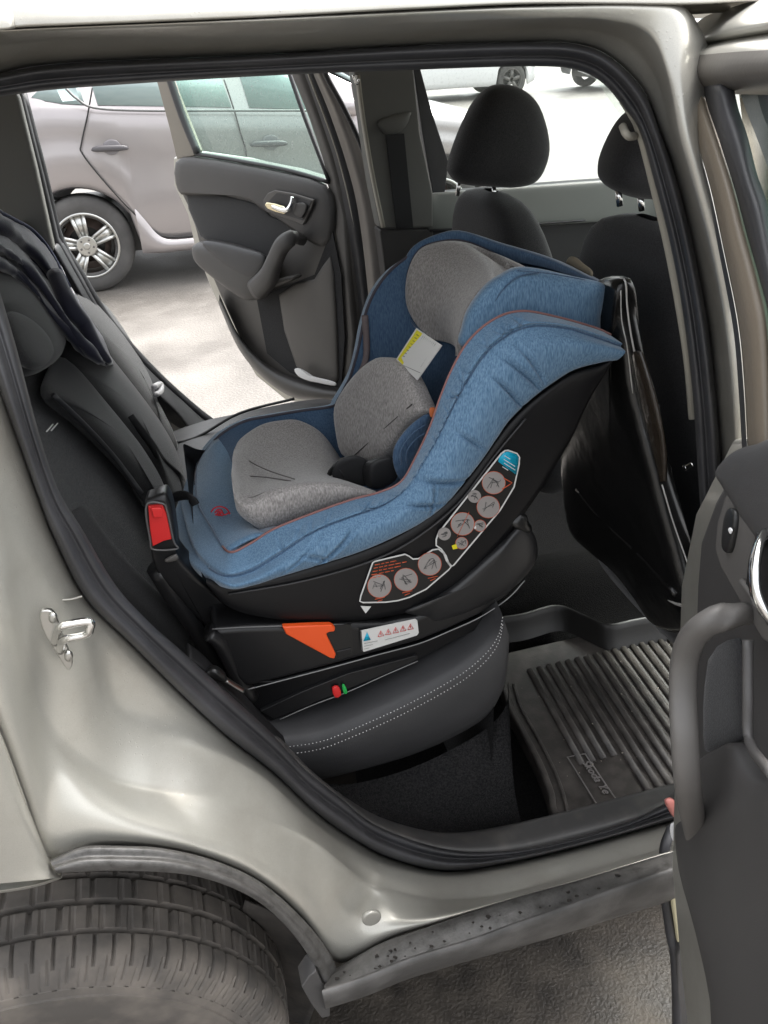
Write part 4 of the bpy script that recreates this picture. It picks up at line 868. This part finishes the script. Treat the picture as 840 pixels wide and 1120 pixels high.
# ---- information sticker on the shell
YL = .1868
up_o = [(476.5,597),(476.5,590),(479,583),(547.6,496),(552,492.5),(556,492),(566,495.5),(569,500),(568.5,508),(563,533),(547.6,558.6),(497,618.5),(494,620),(490,616),(487,608),(482,601)]
lo_o = [(393,658),(394,652),(407,615.5),(410,613.5),(443,605.7),(448,608),(452,611),(458,610.5),(473,601),(480,600),(486,605),(489,613),(494,620),(491,624),(466.5,645),(448,654),(436,657.5),(422,659.4),(397,659.8)]
inf = plate('instruction_sticker', L(up_o, YL), (0, .0008, 0), lblw, shell)
plate('sticker_lower', L(lo_o, YL), (0, .0008, 0), lblw, inf)
def inset(pts, k):
    p = np.array(pts, float); c = p.mean(0); out = []
    m = len(p)
    area = sum(p[i][0]*p[(i+1) % m][1]-p[(i+1) % m][0]*p[i][1] for i in range(m)); sg = 1 if area > 0 else -1
    for i in range(m):
        a, b, d = p[i-1], p[i], p[(i+1) % m]; t = (d-a)/np.linalg.norm(d-a); nrm = np.array([-t[1], t[0]])*sg
        out.append(b+nrm*k)
    return [tuple(q) for q in out]
mb = MB(); mb.plate(L(inset(up_o, 1.6), YL-.0006), (0, .0004, 0)); mb.plate(L(inset(lo_o, 1.5), YL-.0006), (0, .0004, 0)); mb.build('sticker_ground', lblk, inf, smooth=False)
mb = MB(); 
circs = [(540,528,12.8),(519,543,7.2),(534,554.5,12.5),(506,573,13),(525,575,6.6),(486,584,7.2),(505,594,6.8),(415,641,13.2),(444,634,13),(470,617,12.8)]
for x, y, r_ in circs: mb.plate(L([(x+r_*math.cos(a), y+r_*.97*math.sin(a)) for a in np.linspace(0, 2*math.pi, 25)[:-1]], YL-.0012), (0, .0004, 0))
mb.build('pictogram_disc', disc, inf, smooth=False)
mb = MB()
for x, y, r_ in circs[:3:2]+circs[3:5]+circs[6:]: tube('disc_ring', L([(x+r_*math.cos(a), y+r_*.97*math.sin(a)) for a in np.linspace(0, 2*math.pi, 25)[:-1]], YL-.0013), .0004, orp, inf, closed=True, n=1, seg=4)
for i in range(5):
    x0_, y0_ = 410-i*1.2, 618+i*3.6
    nw = (4, 6, 5, 4, 2)[i]; x = x0_; mb = MB()
    for k in range(nw):
        w_ = rng.uniform(3, 7)
        mb.tube(L([(x, y0_-(x-x0_)*.2), (x+w_, y0_-(x+w_-x0_)*.2)], YL-.001), .0008, n=1, seg=4); x += w_+1.4
    mb.build('printed_line', orp, inf)
for x, y in ((415, 655.5), (445, 648.5), (473, 632.5)):
    mb = MB()
    for r_ in (0, 2.6): mb.tube(L([(x-5+r_, y+r_), (x+6-r_, y+r_-2.4)], YL-.001), .0007, n=1, seg=4)
    mb.build('printed_line', orp, inf)
mb = MB(); mb.tube(L([(551, 523), (560, 528), (556, 531), (549, 535)], YL-.0016), .0008, n=1, seg=4); mb.tube(L([(500, 587), (513, 560)], YL-.0018), .0004, n=1, seg=4)
mb.build('orange_print', orp, inf)
for x, y, r_ in circs:
    mb = MB()
    for k in range(4):
        a = rng.uniform(0, 6.28); s_ = r_*.62
        mb.tube(L([(x+s_*rng.uniform(-1, 1), y+s_*rng.uniform(-.8, .8)) for _ in range(3)], YL-.0017), .0004, n=3, seg=4)
    mb.build('pictogram', ink, inf)
mb = MB(); mb.plate(L([(546, 500.5), (551.5, 495), (556, 494), (565, 497.3), (567.4, 501), (564.8, 519.5), (545, 505)], YL-.0011), (0, .0004, 0)); mb.build('cyan_patch', cyan, inf)
mb = MB()
for i, (n_, o_) in enumerate(((2, 0), (4, 0), (4, 1), (2, 0))):
    mb.tube(L([(552+o_-i*.8, 498.5+i*4), (552+o_-i*.8+n_*3, 498.5+i*4+n_*1.9)], YL-.0016), .0006, n=1, seg=4)
mb.build('white_print', white, inf, smooth=False)
plate('yellow_mark', L([(494, 597), (499, 595), (500.5, 600), (495.5, 601)], YL-.0016), (0, .0003, 0), yel, inf)
plate('white_mark', L([(518.5, 577), (520.5, 575), (521, 578), (519, 578.7)], YL-.0018), (0, .0003, 0), white, inf)
plate('white_triangle', L([(394.5, 663), (406, 663.5), (400, 671)], .188), (0, .0008, 0), lblw, shell)

# seat belt latch by the near seal
sb = empty('seat_belt_buckle', tuple(P(240, 735, .13)), 'black seat belt end with a bright metal tongue lying beside the seat base', 'seat belt buckle')
tube('tongue', L([(247, 743), (256, 749), (266, 755)], .135), .0022, zinc, sb, ru=.006, seg=8)
inflate('catch', L([(226, 734), (236, 730), (247, 738), (246, 745), (232, 742)], .13), (0, -1, 0), .008, .01, satin, sb)
tube('webbing', L([(206, 712), (222, 724), (236, 738), (262, 762), (290, 792), (310, 812)], .15), .003, webb, sb, ru=.018, seg=8)

# ================================================================== other things in the car
# floor mat
mt = empty('floor_mat', (.7, .35, .30), 'ribbed dark rubber mat on the floor in front of the child seat', 'floor mat')
ZM = .335
mo = [PZ(*p, ZM) for p in [(548, 752), (556, 778), (572, 808), (588, 840), (599, 870), (604, 892)]]
mi = [p.copy() for p in mo]
xx = [.585, .575, .562, .55, .545, .54]
nearx, farx = .53, 1.08; y0m, y1m = .115, .585
out = [p for p in mo]+[np.array([nearx+.01, y0m, ZM]), np.array([farx, y0m, ZM]), np.array([farx, y1m, ZM]), np.array([.60, y1m, ZM])]
o = MB().plate(out, (0, 0, -.03)).build('mat_sheet', matr, mt, smooth=False)
mb = MB()
for k in range(20):                                     # raised ribs running across the car
    x = .628+k*.0232; tilt_ = -.06
    ys, ye = (.235 if 0 <= k < 4 else .118), .515
    mb.tube([(x+tilt_*(ys-.3)*-1, ys, ZM+.001), (x+tilt_*(ye-.3)*-1, ye, ZM+.001)], .0070, ru=.0065, up=(0, 0, 1), n=1, seg=8, pw=3)
tag(mb.build('mat_rib', matr, mt), kind=None)
rimp = [p+np.array([.006, 0, .004]) for p in mo]
tube('mat_rim', rimp+[np.array([.55, .12, ZM+.004])], .007, matr, mt, up=(0, 0, 1), seg=8)
tube('mat_bead', [p+np.array([.028, -.004, .003]) for p in mo], .004, matr, mt, up=(0, 0, 1), seg=8)
mb = MB()
for _ in range(60):
    gx, gy = rng.uniform(.58, 1.0), rng.uniform(.13, .5); r_ = rng.uniform(.0006, .0022)
    V, f = inflate_geo([np.array([gx+r_*rng.uniform(.6, 1.3)*math.cos(a), gy+r_*rng.uniform(.6, 1.3)*math.sin(a), ZM+.006]) for a in np.linspace(0, 6.28, 7)[:-1]], (0, 0, 1), r_*.6, r_*.5); mb.add(V, f)
tag(mb.build('grit', mat('grit', (.28, .25, .21), .9), mt), kind='stuff')
# wavy raised back wall of the mat
wv = [PZ(540, 705, ZM), PZ(575, 700, ZM), PZ(612, 690, ZM), PZ(640, 700, ZM), PZ(668, 712, ZM), PZ(700, 706, ZM), PZ(740, 700, ZM), PZ(790, 695, ZM)]
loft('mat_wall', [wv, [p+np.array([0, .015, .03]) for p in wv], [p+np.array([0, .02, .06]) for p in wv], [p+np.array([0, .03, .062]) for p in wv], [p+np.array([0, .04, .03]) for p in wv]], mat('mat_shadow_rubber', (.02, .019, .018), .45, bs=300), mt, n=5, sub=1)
fr3 = [PZ(*p, ZM+.004) for p in [(620, 826), (640, 822), (668, 862), (676, 884), (656, 886), (634, 852)]]
q4 = [PZ(*p, ZM+.004) for p in [(620.5, 828), (640, 824.5), (668, 866), (684, 888), (658, 888)]]
tube('badge_frame', q4, .0016, mat('rubber_light', (.22, .205, .195), .5), mt, up=(0, 0, 1), n=1, closed=True, seg=6)
tc_ = bpy.data.curves.new('txt', 'FONT'); tc_.body = 'Škoda Ye'; tc_.size = .022; tc_.extrude = .0012; tc_.shear = .3
to = bpy.data.objects.new('txt', tc_); COL.objects.link(to)
dg = bpy.context.evaluated_depsgraph_get(); tm = bpy.data.meshes.new_from_object(to.evaluated_get(dg)); bpy.data.objects.remove(to)
a_, b_ = PZ(636, 833, ZM+.005), PZ(660, 868, ZM+.005); d_ = (b_-a_)[:2]; ang = math.atan2(d_[1], d_[0])
tm.materials.clear(); tm.materials.append(bpy.data.materials['rubber_light'])
tobj = bpy.data.objects.new('moulded_lettering', tm); COL.objects.link(tobj); tobj.parent = mt
tobj.location = Vector(tuple(a_))-mt.location; tobj.rotation_euler = (0, 0, ang)

# black glossy seat-back protector
SN = np.array([1, 0, .183]); SN /= np.linalg.norm(SN); SPt = np.array([.64, 0, 1.29])
def PS(px, py, off=0): return PP(px, py, SPt-SN*off, SN)
def LS(pts, off=0): return [PS(a, b, off) for a, b in pts]
bag = empty('seat_back_protector', tuple(PS(700, 500)), 'glossy crumpled black film cover hanging on the back of the near front seat', 'seat cover')
bpx = [(648, 330), (656, 306), (684, 305), (688, 340), (696, 380), (708, 440), (724, 500), (740, 560), (758, 625), (775, 690), (752, 688), (737, 687), (722, 681), (704, 655), (680, 625), (652, 602), (630, 578), (622, 526), (622, 485), (630, 450), (640, 400)]
bb = inflate('film_sheet', LS(bpx, .03), -SN, .03, .02, film, bag, n=4, p=4)
tube('film_edge', LS([(631, 456), (622, 485), (623, 530), (629, 577), (652, 604), (680, 626), (704, 657), (722, 683), (740, 690), (756, 686)], .032), .0035, mat('film_edge', (.03, .028, .026), .15), bag, seg=8)
tube('film_fold', LS([(632, 535), (660, 568), (700, 605), (740, 650)], .055), .006, film, bag, seg=8)
fcm = mat('painted_glint', (.45, .44, .42), .15, .3)  # pale tubes paint the highlights along the film's creases
mb = MB(); mb.tube(LS([(662, 307), (676, 304), (684, 308), (686, 335), (690, 365), (696, 395)], .06), .0014, seg=6); mb.build('crease_highlight', fcm, bag)
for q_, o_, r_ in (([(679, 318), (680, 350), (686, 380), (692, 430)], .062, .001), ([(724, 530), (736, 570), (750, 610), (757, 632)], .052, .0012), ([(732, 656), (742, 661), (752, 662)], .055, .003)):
    tube('crease_highlight', LS(q_, o_), r_, fcm, bag, seg=6)
loft('clear_strip', [LS([(690, 385), (700, 440), (712, 490), (722, 530)], .064), LS([(698, 382), (712, 430), (722, 480), (726, 525)], .068), LS([(704, 385), (718, 432), (729, 485), (730, 530)], .060)], filmb, bag, n=6, sub=1, solid=.002)
# tan thing in the seat pocket
tn = inflate('cloth_pouch', LS([(620, 288), (623, 281), (629, 282), (637, 289), (647, 297), (645, 304), (630, 300), (622, 297)], .02), -SN, .006, .006, tan, None, n=3)
tag(tn, 'small tan cloth pouch peeping out above the child seat wing', 'pouch')
# navy jacket over the far part of the backrest
jk = empty('jacket', tuple(PB(60, 320, .05)), 'navy jacket draped over the top of the rear backrest', 'jacket')
j0 = [(-60,180),(-20,215),(10,236),(34,248),(56,272),(76,312),(92,340),(108,365),(122,398)]
j1 = [(-60,230),(-20,250),(5,262),(28,280),(50,305),(68,332),(84,358),(98,378),(116,398)]
j2 = [(-60,270),(-20,275),(0,280),(22,296),(42,318),(60,342),(76,362),(90,378),(103,392)]
j3 = [(-60,310),(-20,300),(0,298),(20,308),(38,325),(54,345),(70,362),(84,376),(98,388)]
jj = [LB(j0, .02), LB([((a+c)/2, (b+d)/2) for (a, b), (c, d) in zip(j0, j1)], .075), LB(j1, .05), LB([((a+c)/2, (b+d)/2) for (a, b), (c, d) in zip(j1, j2)], .085), LB(j2, .055), LB([((a+c)/2, (b+d)/2) for (a, b), (c, d) in zip(j2, j3)], .075), LB(j3, .03)]
loft('jacket_body', jj, navy, jk, n=8, nv=5, solid=.004)
fold(bpy.data.objects['jacket_body'], .11, .035)
tube('jacket_sleeve', LB([(60, 300), (76, 335), (92, 355), (106, 380), (120, 396)], .09), [.016, .017, .015, .012, .006], navy, jk, seg=10)
tube('jacket_hem', LB([(-20, 222), (12, 238), (36, 252), (56, 276), (76, 314)], .06), .004, mat('navy_light', (.03, .035, .07), .8), jk, seg=6)
# tissue in far pocket
ts = inflate('tissue', LF([(322, 404), (328, 403), (338, 410), (350, 414), (366, 418), (366, 422), (350, 419), (336, 416), (326, 411)], .045), FN, .004, .006, tissue, None, n=3)
tag(ts, 'crumpled white tissue in the pocket of the far open door', 'tissue')
rdg = inflate('pink_wrapper', L([(727, 876), (733, 873), (739, 877), (740, 886), (736, 893), (730, 884)], .0), (0, -1, 0), .006, .006, mat('pink_red', (.55, .2, .17), .4), None, n=2)
tag(rdg, 'small pinkish wrapper caught between sill and near door', 'wrapper')

# ================================================================== OTHER CARS
def build_car(name, ox, oy, sy, paintm, label, group, rot=0., Lc=4.15, W=1.72, detail=False, glass=None):
    """rear bumper at x=ox, near flank at y=oy, extends +x and sy*y"""
    glass = glass or gl_dark
    root = empty(name, (ox, oy, 0), label, 'car', group)
    def T(x, y, z): return np.array([ox+x, oy+sy*y, z])
    wr_, wf = .80, 3.40; rw = .325; ra = .375
    belt = lambda x: np.interp(x, [0, .25, .7, 2.8, 3.2, 3.7, 4.05, 4.15], [.95, 1.13, 1.21, 1.03, 1.0, .92, .84, .76])
    bot = lambda x: max([np.interp(x, [0, .15, .4, 3.8, 4.15], [.40, .32, .27, .22, .30])]+[rw+math.sqrt(ra*ra-(x-c)**2) for c in (wr_, wf) if abs(x-c) < ra])
    endin = lambda x: np.interp(x, [0, .12, .35, 1., 3.2, 3.8, 4.05, 4.15], [.42, .2, .06, 0, 0, .06, .25, .55])
    xs = sorted(set(list(np.linspace(0, Lc, 60))+[wr_-ra, wr_+ra, wf-ra, wf+ra]+list(np.linspace(wr_-ra, wr_+ra, 17))+list(np.linspace(wf-ra, wf+ra, 17))))
    def side(far):
        rows = []
        for t, yo in ((0, .05), (.04, .02), (.12, .0), (.3, -.008), (.46, -.01), (.55, .004), (.7, .0), (.85, .004), (.96, .014), (1, .03)):
            r_ = []
            for x in xs:
                b, c = bot(x), belt(x); z = b+(c-b)*t
                flare = .018*math.exp(-(min(abs(math.hypot(x-wr_, z-rw)-ra), abs(math.hypot(x-wf, z-rw)-ra))/.05)**2)
                y = yo+endin(x)-flare
                r_.append(T(x, (W-y) if far else y, z))
            rows.append(r_)
        return grid(rows)
    V, f = side(False); V2, f2 = side(True)
    body = MB().add(V, f).add(V2, f2)
    # top: bonnet, roof, tail
    topz = lambda x: np.interp(x, [0, .1, .5, .9, 1.6, 2.3, 2.9, 3.1, 3.6, 4.0, 4.15], [.95, 1.05, 1.36, 1.46, 1.5, 1.46, 1.16, 1.05, .99, .88, .77])
    tum = lambda x: np.interp(x, [0, .2, .6, 2.3, 3.0, 4.15], [.02, .06, .22, .22, .05, .03])
    rows = []
    for t in (0, .02, 1.):
        pass
    tp = []
    for k, (fy, fz) in enumerate(((0, 0), (.5, .5), (.95, .95), (1, 1))):
        tp.append([T(x, .03+endin(x)+tum(x)*fy, belt(x)+(topz(x)-belt(x))*fz*.96) for x in xs])
    md = [T(x, W/2, topz(x)+.02) for x in xs]
    tq = [T(x, W/2-.4+.0*tum(x), topz(x)+.01) for x in xs]; tq2 = [T(x, W/2+.4, topz(x)+.01) for x in xs]
    tf = []
    for k, (fy, fz) in enumerate(((1, 1), (.95, .95), (.5, .5), (0, 0))):
        tf.append([T(x, W-(.03+endin(x)+tum(x)*fy), belt(x)+(topz(x)-belt(x))*fz*.96) for x in xs])
    V, f = grid(tp+[tq, md, tq2]+tf); body.add(V, f)
    # nose and tail caps
    body.build('body', paintm, root)
    def win(pts):                                   # panes on the flank of the greenhouse
        out = []
        for x, s in pts:
            out.append(T(x, .03+endin(x)+tum(x)*s-.006, belt(x)+(topz(x)-belt(x))*s*.96))
        return out
    panes = [[(.66, .30), (.74, .14), (.84, .07), (.98, .05), (.95, .80), (.82, .74)], [(1.06, .05), (1.92, .05), (1.86, .88), (1.03, .85)], [(2.04, .05), (2.86, .05), (2.62, .45), (2.32, .84), (2.0, .88)]]
    for pn in panes:
        o = MB().plate(win(pn), (0, sy*.003, 0)).build('window', glass, root)
    wsn = [T(2.36, .30, 1.46), T(2.36, W-.30, 1.46), T(2.98, W-.16, 1.125), T(2.98, .16, 1.125)]
    MB().plate(wsn, (.01, 0, .02)).build('windscreen', glass, root)
    MB().plate([T(.46, .36, 1.345), T(.46, W-.36, 1.345), T(.11, W-.34, 1.075), T(.11, .34, 1.075)], (-.012, 0, .02)).build('rear_window', glass, root)
    # wheels
    for c in (wr_, wf):
        for far in (0, 1):
            cy = W-.03 if far else .03; s_ = -1 if far else 1
            cc = T(c, cy, rw)
            prof = [(.19, .02), (.22, .0), (.28, -.006), (.315, .01), (.325, .03), (.325, .17), (.30, .2), (.19, .2)]
            V, f = grid([[cc+np.array([r_*math.cos(a), sy*s_*y, r_*math.sin(a)]) for a in np.linspace(0, 2*math.pi, 49)[:-1]] for r_, y in prof], True)
            wh = link('wheel', V, f, tyre2, root)
            if far: continue
            rm_ = MB()
            V, f = grid([[cc+np.array([r_*math.cos(a), sy*y, r_*math.sin(a)]) for a in np.linspace(0, 2*math.pi, 49)[:-1]] for r_, y in ((.222, -.002), (.212, -.010), (.205, .0), (.20, .08), (.17, .10))], True); rm_.add(V, f)
            if detail:
                for k in range(5):
                    a = math.pi/2+k*2*math.pi/5+.12; d0 = np.array([math.cos(a), 0, math.sin(a)]); n0 = np.array([-math.sin(a), 0, math.cos(a)])
                    for sgn in (-1, 1):
                        a0 = cc+d0*.05+n0*sgn*.022; a1 = cc+d0*.208+n0*sgn*.042
                        q = [a0-n0*.011, a0+n0*.011, a1+n0*.012, a1-n0*.012]
                        rm_.plate([p+np.array([0, sy*.002, 0]) for p in q], (0, sy*.03, 0))
                    q = [cc+d0*.05-n0*.025, cc+d0*.05+n0*.025, cc+d0*.208+n0*.045, cc+d0*.208-n0*.045]
                    rm_.plate([p+np.array([0, sy*.012, 0]) for p in q], (0, sy*.02, 0))
                rm_.add(*inflate_geo([cc+np.array([.068*math.cos(a), 0, .068*math.sin(a)]) for a in np.linspace(0, 6.283, 25)[:-1]], (0, -sy, 0), .004, .05, 6))
            else:
                for k in range(5):
                    a = math.pi/2+k*2*math.pi/5; d0 = np.array([math.cos(a), 0, math.sin(a)]); n0 = np.array([-math.sin(a), 0, math.cos(a)])
                    rm_.plate([cc+d0*.0-n0*.03, cc+n0*.03, cc+d0*.2+n0*.035, cc+d0*.2-n0*.035], (0, sy*.03, 0))
            rm_.build('rim', zinc if detail else plasg, wh)
            if detail:
                hb_ = MB()
                V, f = grid([[cc+np.array([r_*math.cos(a), sy*y, r_*math.sin(a)]) for a in np.linspace(0, 2*math.pi, 33)[:-1]] for r_, y in ((.12, .06), (.12, .075), (.19, .10), (.0, .11))], True)
                link('brake_disc', V, f, mat('rusty_disc', (.12, .09, .08), .5, .5), wh)
                inflate('hub_cap', [cc+np.array([.024*math.cos(a), -sy*.003, .024*math.sin(a)]) for a in np.linspace(0, 6.283, 25)[:-1]], (0, -sy, 0), .008, .01, zinc, wh, n=0, p=4)
                for k in range(5):
                    a = -math.pi/2+k*2*math.pi/5+.12; l_ = cc+np.array([.045*math.cos(a), -sy*.004, .045*math.sin(a)])
                    inflate('lug_nut', [l_+np.array([.008*math.cos(b_), 0, .008*math.sin(b_)]) for b_ in np.linspace(0, 6.283, 9)[:-1]], (0, -sy, 0), .006, .01, plasg, wh, n=0)
        # wheel well
        V, f = grid([[T(c, y, rw)+np.array([(ra+.004)*math.cos(a), 0, (ra+.004)*math.sin(a)]) for a in np.linspace(0, math.pi, 20)] for y in (.03, .4)])
        link('wheel_well', V, f, lblk, root)
    MB().box(T(Lc/2, W/2, .34), (Lc/2-.45, W/2-.12, .10)).build('underside', lblk, root, smooth=False)
    for far in (0, 1):
        y = W-.2 if far else .2
        V, f = inflate_geo([T(4.02+.07*math.cos(a)*1.0, y+.12*math.sin(a), .66+.10*math.cos(a)) for a in np.linspace(0, 6.283, 17)[:-1]], (1, 0, .3), .05, .05)
        link('headlight', V, f, gl_dark, root)
        V, f = inflate_geo([T(.06, (y)+.08*math.cos(a), .92+.12*math.sin(a)) for a in np.linspace(0, 6.283, 17)[:-1]], (-1, 0, 0), .05, .05)
        link('tail_light', V, f, red, root)
        inflate('mirror', [T(2.72+.10*math.cos(a), (W+.1 if far else -.10)+.0, 1.08+.06*math.sin(a)) for a in np.linspace(0, 6.283, 17)[:-1]], (0, 1, 0), .07, .07, paintm, root, n=0)
    MB().plate([T(4.13, .5, .3), T(4.13, W-.5, .3), T(4.10, W-.45, .5), T(4.10, .45, .5)], (.03, 0, 0)).build('grille', lblk, root)
    return root, T
FY = 5.45
lil = mat('lilac_silver_paint', (.36, .335, .335), .3, .65, .5, bs=3, bstr=.02)
fc, FT = build_car('parked_car', -.455-.80+.02, FY, 1, lil, 'pale silver hatchback parked across the lane, seen through the far open door', None, detail=True)
# traced details of its near flank
YF = FY-.022
mb = MB()
mb.tube(L([(101, 96), (96, 125), (89, 157), (90, 168), (111, 195), (141, 228), (168, 252), (182, 259), (214, 258), (270, 254)], YF), .005, seg=6)
mb.tube(L([(245, 87), (255, 117), (263, 145), (270, 173), (272, 240)], YF), .005, seg=6)
mb.build('door_gap', lblk, fc)
dk = mat('handle_grey', (.07, .066, .07), .4)
for cx_, cy_, k in ((120, 162, 1.), (294, 157, 1.)):
    h_ = inflate('door_handle', [P(cx_+a, cy_+b, YF-.02) for a, b in ((-20, 1), (-14, -2.5), (14, -3.5), (20, -1), (20, 1.5), (12, 3), (-12, 4), (-19, 3.5))], (0, -1, 0), .02, .012, dk, fc, n=2)
    inflate('handle_cup', [P(cx_+2+10*math.cos(a), cy_-1+8.5*math.sin(a), YF+.004) for a in np.linspace(0, 6.283, 17)[:-1]], (0, -1, 0), .004, .004, mat('cup_shade', (.2, .19, .2), .4), fc, n=0, p=6)
tube('belt_moulding', L([(72, 97), (84, 108), (104, 118), (160, 121), (260, 121), (340, 121)], YF-.012), .008, mat('moulding_grey', (.12, .12, .12), .4), fc, seg=6)
loft('side_skirt', [L([(146, 226), (160, 242), (172, 256), (186, 262), (214, 260), (280, 255), (400, 244)], YF-.006), L([(150, 240), (160, 255), (172, 264), (186, 266), (214, 264), (280, 260), (400, 250)], YF-.03), L([(155, 270), (162, 273), (172, 275), (186, 274), (214, 271), (280, 266), (400, 256)], YF-.03), L([(156, 277), (163, 277), (172, 277), (186, 276), (214, 273), (280, 268), (400, 258)], YF)], lil, fc, n=4, sub=1)
wpaint = mat('white_car_paint', (.7, .7, .7), .3, 0, .5); dpaint = mat('dark_car_paint', (.03, .03, .035), .3, .2, .5)
build_car('parked_car', 4.6, 17.5, 1, wpaint, 'white car in the distant row, on the left behind the front headrest', 'cars in the distant row')
build_car('parked_car', 9.6, 17.2, 1, wpaint, 'white car in the distant row, on the right of the front window', 'cars in the distant row')
build_car('parked_car', 14.6, 17.4, 1, dpaint, 'dark car at the far end of the distant row', 'cars in the distant row')
